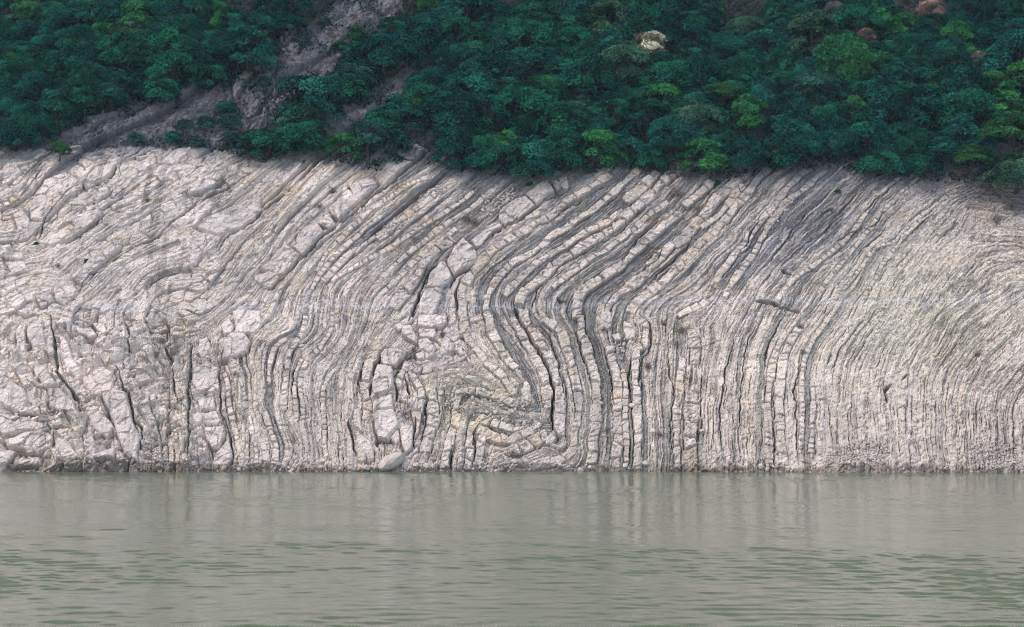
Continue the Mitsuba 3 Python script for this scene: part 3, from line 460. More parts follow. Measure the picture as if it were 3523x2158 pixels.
        moat = inside & (eacr <= 0) & (eacr > -.22 * hw - .05)
        q = sel[moat]
        H[q] -= (.20 + .5 * hw) * (1 - (-eacr[moat]) / (.22 * hw + .05)) * (.25 + .75 * sstep(.3, .55, n3(arc[moat] / 1.3, b * 3.1, np.sign(across[moat]), 43)))
    # ---- large slabs
    light = np.zeros(n)
    for b, (poly, ring, ptree, prot, lean, cen) in enumerate(SLAB_DATA if full else []):
        lo, hi = ring.min(0) - .5, ring.max(0) + .5
        sel = np.nonzero((x > lo[0]) & (x < hi[0]) & (t > lo[1]) & (t < hi[1]))[0]
        q2 = np.stack([x[sel] + wx[sel] * .8, t[sel] + wt[sel] * .8], 1)
        e, _ = ptree.query(q2)
        e = np.where(shapely.contains_xy(poly, q2[:, 0], q2[:, 1]), e, -e)
        size = min(1.2, .35 * math.sqrt(poly.area))
        hh = .62 * prot + ((q2 - cen) * lean).sum(1) - .26 * size * (1 - sstep(0, .10 + .08 * size, e))
        hh += .13 * size * fa1[sel] + .07 * fa2[sel] + .03 * fa3[sel] - .2 * np.exp(-(fe1[sel] / .05) ** 2) * (n3(x[sel] / 2, t[sel] / 2, 4.2, 52) > .6)
        weld = sstep(.42, .62, n3(x[sel] / 1.6, t[sel] / 1.6, b * 1.7, 53))
        on = e > 0
        q = sel[on]
        H[q] = hh[on]
        rr = h32(np.int64(b), 5, 6)
        col[q] = PALE * (.96 + .12 * rr)
        ID[q] = 900000 + b
        soft[q] = 0
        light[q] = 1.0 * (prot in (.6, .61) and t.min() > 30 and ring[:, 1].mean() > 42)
        moat = (e <= 0) & (e > -.3)
        q = sel[moat]
        H[q] -= (.9 * prot * (1 + e[moat] / .3) + .05) * (.05 + .75 * weld[moat])
    # ---- rock broken in planes
    thick = sstep(.6, 2.0, m) * hard * (ID < 100000)
    blocky = np.maximum(left * (ID < 100000), core * (ID < 100000))
    H += blocky * (.27 * fa1 + .10 * fa2 - .16 * np.exp(-(fe1 / .06) ** 2) * (n3(x / 1.5, t / 1.5, 7.7, 54) > .45))
    H += (ID < 100000) * (thick * (.20 * fa1) + (.05 + .03 * hard) * fa2 + .03 * fa3)
    H -= thick * .22 * np.exp(-(fe1 / .05) ** 2) * (n3(x / 3, t / 3, 2.2, 51) > .45)
    # ---- open cracks
    P2 = np.stack([x + wx * 1.2 + .16 * (n3(x / .45, t / .45, 9.9, 17) - .5), t + wt * 1.2 + .16 * (n3(x / .45, t / .45, 4.9, 18) - .5)], 1)
    for line, tree, wdt, depth in (CRACK_DATA if full else []):
        lo, hi = line.min(0) - 1.2, line.max(0) + 1.2
        sel = np.nonzero((x > lo[0]) & (x < hi[0]) & (t > lo[1]) & (t < hi[1]))[0]
        dd, ii = tree.query(P2[sel], distance_upper_bound=.5 + wdt)
        ok = np.isfinite(dd)
        sel, dd, ii = sel[ok], dd[ok], ii[ok]
        taper = np.minimum(1, .25 + 3 * np.minimum(ii, len(line) - 1 - ii) / len(line))
        ww = wdt * .5 * taper * (.25 + 1.35 * n3(ii * .06 / 1.1, depth * 9, 0.0, 61))
        kk = 1 - sstep(ww * .75, ww * 1.25 + .03, dd)
        H[sel] -= depth * taper * kk
        col[sel] = lerp(col[sel], DARK * 1.2, .7 * kk)
        soft[sel] = np.maximum(soft[sel], kk)
    # ---- weathering: mottling, rust, moss, the dark zone over the high water mark, silt line, wet foot
    mo = f3(x / 2.3, t / 2.3, 0.0, 4, 71) - .5
    m2 = f3(x / .5, t / .5, 0.0, 3, 72) - .5
    col = col * (1 + .22 * mo + .22 * m2)[:, None]
    rust = sstep(.60, .74, f3(x / 3.0, t / 2.0, 9.0, 4, 73)) * (.25 + .75 * sstep(-10, 25, t - 12))
    col = lerp(col, OCHRE, rust * .34)
    seep = sstep(.60, .74, f3(x / .55 + .3 * n3(x, t / 2, 0, 87), t / 7.0, 49.0, 3, 88)) * sstep(.42, .6, f3(x / 6, t / 6, 59.0, 2, 89))
    col = lerp(col, np.array([.22, .19, .175]), seep * .5)
    col = col * (1 + .16 * (n3(x / 25, t / .55, 69.0, 90) - .5) * sstep(26, 18, t))[:, None]
    moss = soft * sstep(.46, .66, f3(x / 4.0, t / 3.0, 19.0, 4, 74)) * (.3 + .7 * sstep(-8, 6, x)) * (1 - sstep(30, 36, x) * .5)
    col = lerp(col, OLIVE * 1.25, moss * .30)
    soil = sstep(.62, .70, f3(x / 1.3, t / 1.0, 39.0, 4, 84)) * (.4 + .6 * soft)
    col = lerp(col, np.array([.19, .155, .14]), soil * .6)
    band = f3(x / 9, t / 6, 41.0, 3, 85) - .5
    col = col * (1 + .35 * band)[:, None]
    col = lerp(col, col * np.array([.97, 1.0, .90]), core * .8)
    creamy = np.exp(-(((x - 42) / 11) ** 2 + ((t - 20) / 9) ** 2))
    col = lerp(col, np.array([.53, .50, .41]), creamy * .5)
    lich = sstep(.55, .75, f3(x / .9, t / .9, 29.0, 3, 75)) * sstep(8, 26, t)
    col = lerp(col, VIOLET * 1.15, lich * .38)
    greyzone = np.exp(-(((x - 31 - (t - 30) * .45) / 8) ** 2)) * sstep(17, 29, t)
    col = lerp(col, VIOLET, greyzone * (.28 + .40 * soft))
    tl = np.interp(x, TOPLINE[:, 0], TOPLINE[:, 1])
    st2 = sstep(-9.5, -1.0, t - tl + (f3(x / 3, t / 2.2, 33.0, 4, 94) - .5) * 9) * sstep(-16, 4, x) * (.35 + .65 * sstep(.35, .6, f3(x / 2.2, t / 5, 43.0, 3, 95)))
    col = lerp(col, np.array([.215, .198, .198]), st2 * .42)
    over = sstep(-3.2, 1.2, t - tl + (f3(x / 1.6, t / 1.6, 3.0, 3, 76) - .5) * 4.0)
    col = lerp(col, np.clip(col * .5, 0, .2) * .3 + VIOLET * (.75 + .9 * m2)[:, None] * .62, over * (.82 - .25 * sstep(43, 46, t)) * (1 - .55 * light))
    sl = np.exp(-((t - 20.6 - .25 * (n3(x / 3, 0, 0, 77) - .5) - .006 * x) / .35) ** 2) * (.35 + .65 * n3(x / 2.5, t / .4, 0, 78))
    col = lerp(col, np.array([.60, .60, .68]), sl * .38)
    wet = 1 - sstep(.15, .75, t + (f3(x / .7, t / 3, 0, 3, 79) - .5) * 1.2)
    col = lerp(col, np.array([.17, .13, .105]), wet * .75)
    # ---- larger shape of the face
    big = (f3(x / 14, t / 11, 0.0, 2, 81) - .5) * 1.8
    big += left * (1.3 * (f3(x / 5, t / 4, 7.0, 3, 82) - .5) * 1.6 + .8 * (1 - sstep(0, 14, t)))
    foot = 1 - sstep(.2, 2.4, t)
    H += foot * (1.3 * (f3(x / 4.5, t / 3.0, 12.0, 2, 86) - .45) + .12 * fa2)
    H += big + (f3(x / .9, t / .9, 2.0, 3, 83) - .5) * .16
    if t.max() > 50:
        H += .10 * np.tanh(B_PROT[k]) * mm + .10 * fa2 + .06 * fa3 - .35 * massive * .26 * mm * np.tanh(B_PROT[k])
    return H, np.clip(col, .01, .75), ID


BED_DATA, SLAB_DATA, CRACK_DATA = [], [], []
for b, (c, wd, prot, s) in enumerate(BEDS):
    l = smooth_line(at(px(c, s)), .06)
    dirs = np.gradient(ndimage.gaussian_filter1d(l, 4, axis=0, mode='nearest'), axis=0)
    dirs /= np.linalg.norm(dirs, axis=1, keepdims=True) + 1e-9
    hw = wd / 2.5156 / 34.4 / 2 * 1.07
    r = np.random.default_rng(100 + b)
    cuts = [-.3]
    while cuts[-1] < len(l) * .06 + .5:
        cuts.append(cuts[-1] + 2 * hw * r.uniform(.8, 1.8) * (1.8 if r.random() < .35 else 1))
    BED_DATA.append((l, cKDTree(l), dirs, hw, prot, np.array(cuts), r.normal(0, .25, 60)))
for b, (c, prot, s) in enumerate(SLABS):
    p = at(px(c, s))
    poly = shapely.Polygon(p).buffer(0).buffer(.06).buffer(-.14).buffer(.07)
    poly = max(getattr(poly, 'geoms', [poly]), key=lambda g: g.area)
    ring = np.array([poly.exterior.interpolate(q).coords[0] for q in np.arange(0, poly.length, .06)])
    r = np.random.default_rng(300 + b)
    SLAB_DATA.append((poly, ring, cKDTree(ring), prot, r.normal(0, .06, 2) + [0, .03], ring.mean(0)))
for c, wd, dp, s in CRACKS:
    l = smooth_line(at(px(c, s)), .06)
    CRACK_DATA.append((l, cKDTree(l), wd / 2.5156 / 34.4, dp))

# ------------------------------------------------------------------ materials
def matte(key, tex):
    scene[key] = {'type': 'twosided', 'bsdf': {'type': 'diffuse', 'reflectance': tex}}


matte('rock', {'type': 'mesh_attribute', 'name': 'vertex_color'})


def grid_faces(nr, nc):
    i = np.arange(nr * nc).reshape(nr, nc)
    a, b, c, d = i[:-1, :-1].ravel(), i[:-1, 1:].ravel(), i[1:, 1:].ravel(), i[1:, :-1].ravel()
    return np.vstack([np.stack([a, b, c], 1), np.stack([a, c, d], 1)])


def sub(v, f, c):
    u, inv = np.unique(f, return_inverse=True)
    return v[u], inv.reshape(-1, 3), c[u]


# ------------------------------------------------------------------ the cliff
RES = 0.078
cx, ct = np.arange(-58.5, 58.5, RES), np.arange(-1.2, 43.0, RES)
mx, mt = np.meshgrid(cx, ct)
x, t = mx.ravel(), mt.ravel()
H, COL, ID = face(x, t)
V = world(x, t, H)
F = grid_faces(len(ct), len(cx))
fid = ID[F[:, 0]]
ids, inv, cnt = np.unique(fid, return_inverse=True, return_counts=True)
ctl = {q: (ids[(ids >= a) & (ids < b_)], cnt[(ids >= a) & (ids < b_)]) for q, a, b_ in (('layer', 0, 100000), ('block', 100000, 900000), ('slab', 900000, 10 ** 9))}
part_of = np.zeros(len(ids), int)           # 0 = the cliff itself
names = ['cliff']
for q, (ii, cc) in ctl.items():
    base = {'layer': 'cliff__rock_layer', 'block': 'cliff__stone_block', 'slab': 'cliff__rock_slab'}[q]
    top = ii[np.argsort(-cc)][:300 if q != 'layer' else 260]
    top = [p for p in top if cnt[np.searchsorted(ids, p)] > 30]
    for j, p in enumerate(top):
        part_of[np.searchsorted(ids, p)] = len(names)
        names.append(base if j == 0 else f'{base}_{j:03d}')
    if q == 'block':
        rest = np.setdiff1d(ii, top)
        part_of[np.searchsorted(ids, rest)] = len(names)
        names.append('cliff__small_stone_blocks')
fp = part_of[inv]
order = np.argsort(fp, kind='stable')
cutp = np.searchsorted(fp[order], np.arange(len(names) + 1))
for j, nm in enumerate(names):
    ff = F[order[cutp[j]:cutp[j + 1]]]
    if len(ff) == 0:
        continue
    v, f, c = sub(V, ff, COL)
    scene[nm] = mikit.ply((v, f), 'rock', smooth=False, color=c)
labels['cliff'] = {'label': 'pale folded limestone cliff of bent rock layers rising from the water', 'category': 'cliff', 'kind': 'structure'}
labels['cliff__small_stone_blocks'] = {'label': 'smaller stone blocks along the folded beds', 'kind': 'stuff'}

BARE = [shapely.Polygon(px('N', s)) for s in (
    '1336,-60 1370,30 1287,83 1229,127 1199,170 1141,209 1092,273 1034,341 946,404 849,438 780,440 700,520 300,580 0,560 0,520 200,480 300,440 400,400 470,360 600,360 660,320 760,310 850,300 900,250 950,190 1040,110 1110,70 1160,24 1204,-60',
    '1530,195 1457,234 1423,292 1375,326 1311,341 1262,404 1214,448 1141,463 1117,424 1165,380 1287,341 1302,283 1350,244 1472,205',
    '1496,468 1492,507 1409,560 1336,570 1380,516 1433,468', '1090,470 1140,480 1130,520 1060,560 1050,500', '2640,330 2690,340 2690,470 2640,520 2600,500')]
BARE_PX = [b.buffer(q) for b, q in zip(BARE, (16, 20, 26, 8, 6))]
BARE_XT = [shapely.Polygon(at(np.maximum(np.array(b.exterior.coords), [-1e9, -60]))) for b in BARE]


def in_bare_soft(x, t):
    ox, ot = (f3(x / 2, t / 2, 5.0, 3, 92) - .5) * 3, (f3(x / 2, t / 2, 9.0, 3, 93) - .5) * 3
    d = np.any([shapely.contains_xy(b.buffer(.8), x + ox, t + ot) for b in BARE_XT], axis=0)
    tl = np.interp(x, TOPLINE[:, 0], TOPLINE[:, 1])
    return np.maximum(d * 1.0, sstep(1.5, -.5, t - tl + ot))


# ------------------------------------------------------------------ the hillside over it
hx, ht = np.r_[-420, -300, -220, -160, -120, -95, np.arange(-78, -54, .35), np.arange(-54, 0, .13), np.arange(0, 78, .35), 95, 120, 160, 220, 300, 420], np.r_[np.arange(41.5, 72, .14), np.arange(72, 88, .3), 92, 100, 120, 150, 200, 260, 330, 400]
mx, mt = np.meshgrid(hx, ht)
x, t = mx.ravel(), mt.ravel()
H, COL, _ = face(x, t)
k = f3(x / 3, t / 3, 1.0, 3, 91)
COL = lerp(COL * np.array([.46, .475, .53]), np.array([.030, .055, .035]), sstep(86, 91, t))
COL = lerp(COL, np.array([.036, .040, .034]) * (.6 + .8 * k)[:, None], .92 * (1 - in_bare_soft(x, t)))
HV = world(x, t, H * 1.1 - .6 * (t < 43))
scene['hillside'] = mikit.ply((HV, grid_faces(len(ht), len(hx))), 'rock', smooth=False, color=COL)
labels['hillside'] = {'label': 'steep rocky hillside above the cliff, mostly hidden by forest', 'category': 'hillside', 'kind': 'structure'}




def ground(xt):
    """points on the built rock surface at (x, t)"""
    xt = np.atleast_2d(xt)
    out = np.empty((len(xt), 3))
    for j, (x_, t_) in enumerate(xt):
        if t_ < 42.5 and abs(x_) < 58:
            out[j] = V[int(np.clip((t_ - ct[0]) / RES, 0, len(ct) - 1)) * len(cx) + int((x_ - cx[0]) / RES)]
        else:
            out[j] = HV[np.argmin(np.abs(ht - t_)) * len(hx) + np.argmin(np.abs(hx - x_))]
    return out


# ------------------------------------------------------------------ trees
matte('leaf', {'type': 'mesh_attribute', 'name': 'vertex_color'})
matte('bark', {'type': 'rgb', 'value': [.075, .062, .052]})
matte('dry_twig', mikit.proc(lambda p, n, uv: mikit.mix([.16, .125, .115], [.27, .225, .20], mikit.noise(p.x * 3, p.y * 3, p.z * 3))))


def leaf_quads(c, nrm, size, r, aspect=.62):
    """diamond leaves at c, facing nrm"""
    n = len(c)
    a = np.cross(nrm, r.normal(0, 1, (n, 3)))
    a /= np.linalg.norm(a, axis=1, keepdims=True) + 1e-9
    b = np.cross(nrm, a)
    s = np.asarray(size).reshape(-1, 1)
    v = np.stack([c - a * s * .5, c + b * s * aspect * .5, c + a * s * .5, c - b * s * aspect * .5], 1).reshape(-1, 3)
    i = np.arange(n)[:, None] * 4
    return v, np.vstack([i + [0, 1, 2], i + [0, 2, 3]])


def crown(seed, tone, shape, pads=50, leaves=135, size=.185, tip=None, drop=.3):
    r = np.random.default_rng(seed)
    tone = np.asarray(tone)
    tip = tone * [2.4, 1.9, 1.15] if tip is None else np.asarray(tip)
    C, N, Sz, K = [], [], [], []
    for p in range(pads):
        u = r.normal(0, 1, 3)
        u /= np.linalg.norm(u)
        if u[2] < -.6:
            u[2] *= -1
        rad = r.uniform(.45, 1.0) ** .6
        sx, sz = {'layered': (1.95, 1.55), 'rounded': (1.75, 1.75), 'spreading': (2.25, 1.4)}[shape]
        c = u * [sx * rad, sx * rad, sz * rad] + [0, 0, 2.15]
        pr = r.uniform(.30, .85) * (1.1 if shape != 'rounded' else .95)
        flat = .075 if shape == 'layered' else .11
        n = int(leaves * pr * pr / .38)
        ang, q = r.uniform(0, 6.283, n), np.sqrt(r.random(n)) * pr
        pn = np.array([u[0] * .7, u[1] * .7, 1.0])
        pn /= np.linalg.norm(pn)
        e1 = np.cross(pn, [0.3, 1, 0.1])
        e1 /= np.linalg.norm(e1)
        e2 = np.cross(pn, e1)
        off = (q * np.cos(ang))[:, None] * e1 + (q * np.sin(ang))[:, None] * e2 + pn * (r.normal(0, flat, n) * pr - drop * q * q / pr)[:, None]
        C.append(c + off)
        nn = pn + r.normal(0, .45, (n, 3))
        N.append(nn / np.linalg.norm(nn, axis=1, keepdims=True))
        Sz.append(size * r.uniform(.65, 1.3, n))
        young = r.random() ** 1.5
        k = (tone * (1 - young) + tip * young) * r.uniform(.5, 1.6)
        K.append(k * r.uniform(.6, 1.55, (n, 1)))
    C, N, Sz, K = np.vstack(C), np.vstack(N), np.concatenate(Sz), np.vstack(K)
    v, f = leaf_quads(C, N, Sz, r)
    return (v, f), np.clip(np.repeat(K, 4, axis=0), .004, .8)


def tube(p, rad, sides=5):
    p, rad = np.asarray(p, float), np.asarray(rad, float)
    d = np.gradient(p, axis=0)
    d /= np.linalg.norm(d, axis=1, keepdims=True)
    a = np.cross(d, [.31, .9, .2])
    a /= np.linalg.norm(a, axis=1, keepdims=True)
    b = np.cross(d, a)
    w_ = np.arange(sides) * 2 * np.pi / sides
    v = (p[:, None] + rad[:, None, None] * (np.cos(w_)[None, :, None] * a[:, None] + np.sin(w_)[None, :, None] * b[:, None])).reshape(-1, 3)
    n = len(p)
    i = np.arange(n * sides).reshape(n, sides)
    j = np.roll(i, -1, 1)
    return v, np.vstack([np.stack([i[:-1], j[:-1], j[1:]], -1).reshape(-1, 3), np.stack([i[:-1], j[1:], i[1:]], -1).reshape(-1, 3)])


def join(ms):
    vs, fs, o = [], [], 0
    for v, f in ms:
        vs.append(v)
        fs.append(f + o)
        o += len(v)
    return np.vstack(vs), np.vstack(fs)


def trunk(seed, h=2.9):
    r = np.random.default_rng(seed)
    ms = []
    top = np.array([r.normal(0, .2), r.normal(0, .2), h])
    z = np.linspace(0, 1, 6)[:, None]
    ms.append(tube(np.array([0, 0, -.8]) * (1 - z) + top * z + np.sin(z * 4 + r.random() * 6) * .09, np.linspace(.17, .05, 6)))
    for _ in range(7):
        a, b = r.uniform(.35, .9), r.normal(0, 1, 3)
        b[2] = abs(b[2]) * .6 + .2
        b /= np.linalg.norm(b)
        p0 = np.array([0, 0, -.8]) * (1 - a) + top * a
        ms.append(tube([p0, p0 + b * .8, p0 + b * 1.5 + [0, 0, .15]], [.07, .045, .018], 4))
    return join(ms)


TONES = {
    'dark green': (.002, .029, .029), 'green': (.004, .046, .036), 'bright yellow-green': (.013, .080, .034), 'blue-green': (.005, .048, .049), 'olive brown': (.016, .046, .034),
}
SHAPES_ = ('layered', 'rounded', 'spreading')
for a_, (tn, tone) in enumerate(TONES.items()):
    for b_, sh in enumerate(SHAPES_):
        m, k = crown(1000 + a_ * 10 + b_, tone, sh)
        scene[f'group_{a_}_{b_}'] = {'type': 'shapegroup', 'trunk': mikit.ply(trunk(1500 + a_ * 10 + b_), 'bark', smooth=True), 'crown': mikit.ply(m, 'leaf', color=k)}
HERO_TONES = {'blossom': ((.10, .12, .07), (.42, .39, .29), 'rounded'), 'rusty': ((.13, .085, .075), (.24, .15, .12), 'layered'), 'grey_brown': ((.12, .11, .11), (.2, .18, .17), 'rounded'),
              'fresh': ((.013, .066, .026), (.034, .110, .034), 'layered'), 'teal': ((.012, .047, .042), (.024, .08, .062), 'rounded'), 'speckled': ((.03, .075, .035), (.30, .27, .18), 'rounded')}
for a_, (hn, (tone, tip, sh)) in enumerate(HERO_TONES.items()):
    m, k = crown(2000 + a_, tone, sh, pads=54, leaves=120, size=.165, tip=tip)
    scene[f'hero_{hn}'] = {'type': 'shapegroup', 'trunk': mikit.ply(trunk(2500 + a_), 'bark', smooth=True), 'crown': mikit.ply(m, 'leaf', color=k)}

def in_bare(uv):
    return np.any([shapely.contains_xy(b, uv[:, 0], uv[:, 1]) for b in BARE_PX], axis=0)


def to_px(p):
    """world points -> photograph pixels (only used to find a tree's neighbours for its label)"""
    q = p - [0, -EYE_D, EYE_H]
    cz, cy_ = q[:, 1] * math.cos(PITCH) + q[:, 2] * math.sin(PITCH), -q[:, 1] * math.sin(PITCH) + q[:, 2] * math.cos(PITCH)
    return np.stack([1761.5 + FPX * q[:, 0] / cz, 1079 - FPX * cy_ / cz], 1)


count = {}


def key(name):
    count[name] = count.get(name, 0) + 1
    return name if count[name] == 1 else f'{name}_{count[name] - 1:03d}'


def place(name, group, pos, scale, rot, lean=0.0):
    k = key(name)
    sc = scale if isinstance(scale, (tuple, list)) else (scale,) * 3
    scene[k] = {'type': 'instance', 'to_world': T4().translate(list(map(float, pos))).rotate([1, 0, 0], lean).rotate([0, 0, 1], rot).scale(list(map(float, sc))), 'g': {'type': 'ref', 'id': group}}
    return k


used = []
ORD = 'first second third fourth fifth sixth seventh eighth ninth tenth eleventh twelfth thirteenth fourteenth fifteenth sixteenth seventeenth eighteenth nineteenth twentieth twenty-first twenty-second twenty-third twenty-fourth twenty-fifth twenty-sixth twenty-seventh twenty-eighth twenty-ninth thirtieth'.split()
HEROES = [  # display px of the crown's middle, kind, scale (wide, high), label
 (1550, 122, 'blossom', (1.6, 1.25), 'pale cream blossoming tree in the middle of the dark forest'),
 (1945, 222, 'teal', (2.0, 1.6), 'large dome-shaped blue-green tree above the right part of the cliff'),
 (2420, 335, 'fresh', (1.9, 1.4), 'bright green tree hanging low at the far right edge of the forest'), (2330, 385, 'fresh', (1.2, .9), 'bright green bushy tree left of the lowest tree at the right edge'),
 (2225, 55, 'rusty', (1.1, 1.0), 'rusty brown tree near the top of the photo on the right'), (2075, 112, 'rusty', (.8, .7), 'small rusty brown crown above the large dome-shaped blue-green tree'), (2355, 160, 'grey_brown', (1.0, .8), 'grey brown tree in the forest near the right edge'),
 (2000, 45, 'grey_brown', (.9, .8), 'grey brown tree at the top right beside a yellow-green crown'),
 (1350, 345, 'speckled', (1.0, .85), 'green tree speckled with cream flowers just above the cliff edge'), (1338, 380, 'fresh', (.42, .6), 'small upright bright green bush under the cream-flowered tree at the cliff edge'),
 (150, 372, 'fresh', (.65, .55), 'bright green bush rooted at the top of the cliff on the far left'), (1005, 268, 'fresh', (1.0, .9), 'bright yellow-green tree right of the bare rock patch in the middle'),
 (1660, 365, 'fresh', (.7, .8), 'bright green bush hanging over the cliff edge right of the middle'), (1180, 240, 'fresh', (1.1, .8), 'bright green flat-topped tree in the middle of the slope'),
 (38, 172, 'fresh', (.9, .8), 'fresh yellow-green tree at the far left edge of the forest'), (2260, 195, 'fresh', (1.1, .7), 'bright yellow-green crown right of the rusty brown ones'), (1730, 235, 'fresh', (1.3, .7), 'wide bright green crown left of the large dome-shaped tree'),
 (860, 90, 'fresh', (.7, .7), 'green bush growing on the lower rim of the bare diagonal rock band'), (690, 318, 'teal', (1.25, 1.1), 'round dark green tree standing alone on the rock below the bare diagonal band'),
 (890, 352, 'teal', (1.5, 1.1), 'dark green tree hanging down over the cliff top left of the big crack'), (560, 300, 'teal', (.9, .6), 'low blue-green shrub on the pale rock below the diagonal band'), (450, 322, 'teal', (.7, .5), 'low blue-green shrub on the light rock at the left cliff top'),
 (560, 345, 'teal', (.9, .45), 'flat dark shrub lying on the pale ledge at the cliff top'), (850, 190, 'teal', (1.7, 1.2), 'broad green tree between the two bare rock patches'), (800, 235, 'teal', (1.2, .8), 'green tree just left of the middle bare rock patch'),
]
tr = np.random.default_rng(77)
for ux, uy, hn, sc, lab in HEROES:
    p = at([[ux * 1.4304, uy * 1.4304]])[0]
    mid = ground(p)[0] + [0, -1.6 * sc[0], .8]
    base = mid - [0, 0, 2.6 * sc[1]]
    k = place('bush' if sc[1] < .75 else 'tree', f'hero_{hn}', base, (sc[0] * .92, sc[0] * .92, sc[1]), tr.uniform(0, 360), 6)
    labels[k] = {'label': lab, 'category': 'bush' if sc[1] < .75 else 'tree'}
    used.append((p[0], p[1], 1.75 * sc[0] * (1.45 if hn in ('blossom', 'rusty', 'grey_brown') else 1)))
NHERO = len(HEROES)
for j, (ux, uy) in enumerate(((545, 265), (590, 215), (640, 215), (700, 205), (735, 120), (780, 60), (820, 120), (500, 290), (330, 345), (420, 345), (620, 330), (480, 350), (760, 290), (950, 235), (990, 205), (910, 290))):
    p = at([[ux * 1.4304, uy * 1.4304]])[0]
    sc = .42 + .3 * tr.random()
    k = place('bush', 'hero_teal' if j % 3 else 'group_1_0', ground(p)[0] - [0, .1, 1.1 * sc], (sc, sc, sc * .8), tr.uniform(0, 360), 8)
    labels[k] = {'label': f'small green bush on the bare tilted slabs, {ORD[j]} of them by height', 'category': 'bush', 'group': 'small bushes on the bare tilted slabs'}
cand = np.stack([tr.uniform(-76, 76, 60000), tr.uniform(36, 82, 60000)], 1)
tl = np.interp(cand[:, 0], TOPLINE[:, 0], TOPLINE[:, 1])
cand = cand[(cand[:, 1] > tl + .6) & (np.abs(cand[:, 0]) < 56 + (cand[:, 1] - 40) * .34)]
dens = f3(cand[:, 0] / 9, cand[:, 1] / 9, 0, 2, 111)
trees, tk = [], []
pos3 = world(cand[:, 0], cand[:, 1])
uv_low, uv_mid = to_px(pos3 + [0, -.5, .3]), to_px(pos3 + [0, -1, 2.0])
okb = ~in_bare(uv_low) & ~in_bare(uv_mid) & ~in_bare(uv_mid + [18, 0]) & ~in_bare(uv_mid - [18, 0])
ux_ = np.array([[u[0], u[1], u[2]] for u in used])
MAXT = 292 - NHERO
for j in np.nonzero(okb)[0]:
    p = cand[j]
    r_ = 1.72 + 1.7 * tr.random() ** 1.7
    if trees:
        q = np.asarray(trees)
        if np.any(np.hypot(q[:, 0] - p[0], q[:, 1] - p[1]) < (q[:, 2] + r_) * .69):
            continue
    if np.any(np.hypot(ux_[:, 0] - p[0], ux_[:, 1] - 2.2 - p[1]) < ux_[:, 2] * .78 + .3):
        continue
    trees.append((p[0], p[1], r_))
trees = np.array(trees)
order = np.argsort(to_px(world(trees[:, 0], trees[:, 1]))[:, 1])[::-1]
trees = trees[order]
print('trees found', len(trees))
tone_n = f3(trees[:, 0] / 7, trees[:, 1] / 7, 3.0, 2, 112)
names_t = list(TONES)
ROWS = {'low': 'just above the cliff edge', 'mid': 'halfway up the forest slope', 'top': 'near the top of the photo'}
sets = {}
for j, (x_, t_, r_) in enumerate(trees):
    q = tr.random()
    a_ = 0 if q < .30 + .6 * (tone_n[j] - .5) else 1 if q < .66 else 3 if q < .86 else 2 if q < .945 else 4
    b_ = int(tr.integers(3))
    sc = r_ / 1.55
    hz = sc * tr.uniform(.82, 1.15)
    tlp = np.interp(x_, TOPLINE[:, 0], TOPLINE[:, 1])
    g = ground([[x_, t_]])[0]
    k = place('tree', f'group_{a_}_{b_}', g - [0, .1, (.9 if t_ - tlp > 3.5 else 1.15) * hz], (sc, sc, hz), tr.uniform(0, 360), tr.uniform(4, 16))
    c = to_px(g[None] + [0, 0, 2.0 * hz])[0]
    labels[k] = {'label': f'{names_t[a_]} {SHAPES_[b_]} tree', 'category': 'tree'}
    if -30 < c[0] < 3553 and c[1] > -35:
        sets.setdefault((a_, b_, 'low' if t_ - tlp < 6 else 'top' if c[1] < 170 else 'mid'), []).append((c[0], k))
    else:
        del scene[k], labels[k]
for (a_, b_, row), members in sets.items():
    members.sort()
    for n_, (_, k) in enumerate(members):
        only = len(members) == 1
        labels[k]['label'] = (f'the only {names_t[a_]} {SHAPES_[b_]} tree {ROWS[row]}' if only else f'{ORD[min(n_, 29)]} {names_t[a_]} {SHAPES_[b_]} tree from the left {ROWS[row]}')
        if not only:
            labels[k]['group'] = f'{names_t[a_]} {SHAPES_[b_]} trees {ROWS[row]}'

# ground cover between the trees
ur = np.random.default_rng(5)
u = np.stack([ur.uniform(-78, 78, 150000), ur.uniform(37, 86, 150000)], 1)
tl = np.interp(u[:, 0], TOPLINE[:, 0], TOPLINE[:, 1])
dn = f3(u[:, 0] / 2.5, u[:, 1] / 2.5, 0, 3, 113)
g0 = world(u[:, 0], u[:, 1])
bare = in_bare(to_px(g0))
u = u[(u[:, 1] > tl - .3) & (dn > np.where(bare, .555, .30)) & (np.abs(u[:, 0]) < 56 + (u[:, 1] - 40) * .36)]
iy, ix = np.clip(np.searchsorted(ht, u[:, 1]) - 1, 0, len(ht) - 1), np.clip(np.searchsorted(hx, u[:, 0]) - 1, 0, len(hx) - 1)
g = HV[iy * len(hx) + ix]
low = u[:, 1] < 42.4
iy, ix = np.clip(((u[:, 1] - ct[0]) / RES).astype(int), 0, len(ct) - 1), np.clip(((u[:, 0] - cx[0]) / RES).astype(int), 0, len(cx) - 1)
g[low & (np.abs(u[:, 0]) < 58)] = V[iy * len(cx) + ix][low & (np.abs(u[:, 0]) < 58)]
nn = np.array([0, -.6, .8]) + ur.normal(0, .6, (len(g), 3))
nn /= np.linalg.norm(nn, axis=1, keepdims=True)
m = leaf_quads(g + np.array([0, -.6, .8]) * ur.uniform(.02, .55, (len(g), 1)), nn, ur.uniform(.18, .42, len(g)), ur)
kk = np.array([.003, .018, .020]) * ur.uniform(.6, 1.5, (len(g), 1)) + np.array([.05, .035, .02]) * (ur.random((len(g), 1)) < .15)
scene['undergrowth'] = mikit.ply(m, 'leaf', color=np.repeat(kk, 4, axis=0))
labels['undergrowth'] = {'label': 'low dark green scrub covering the rocky slope under the trees', 'category': 'undergrowth', 'kind': 'stuff'}

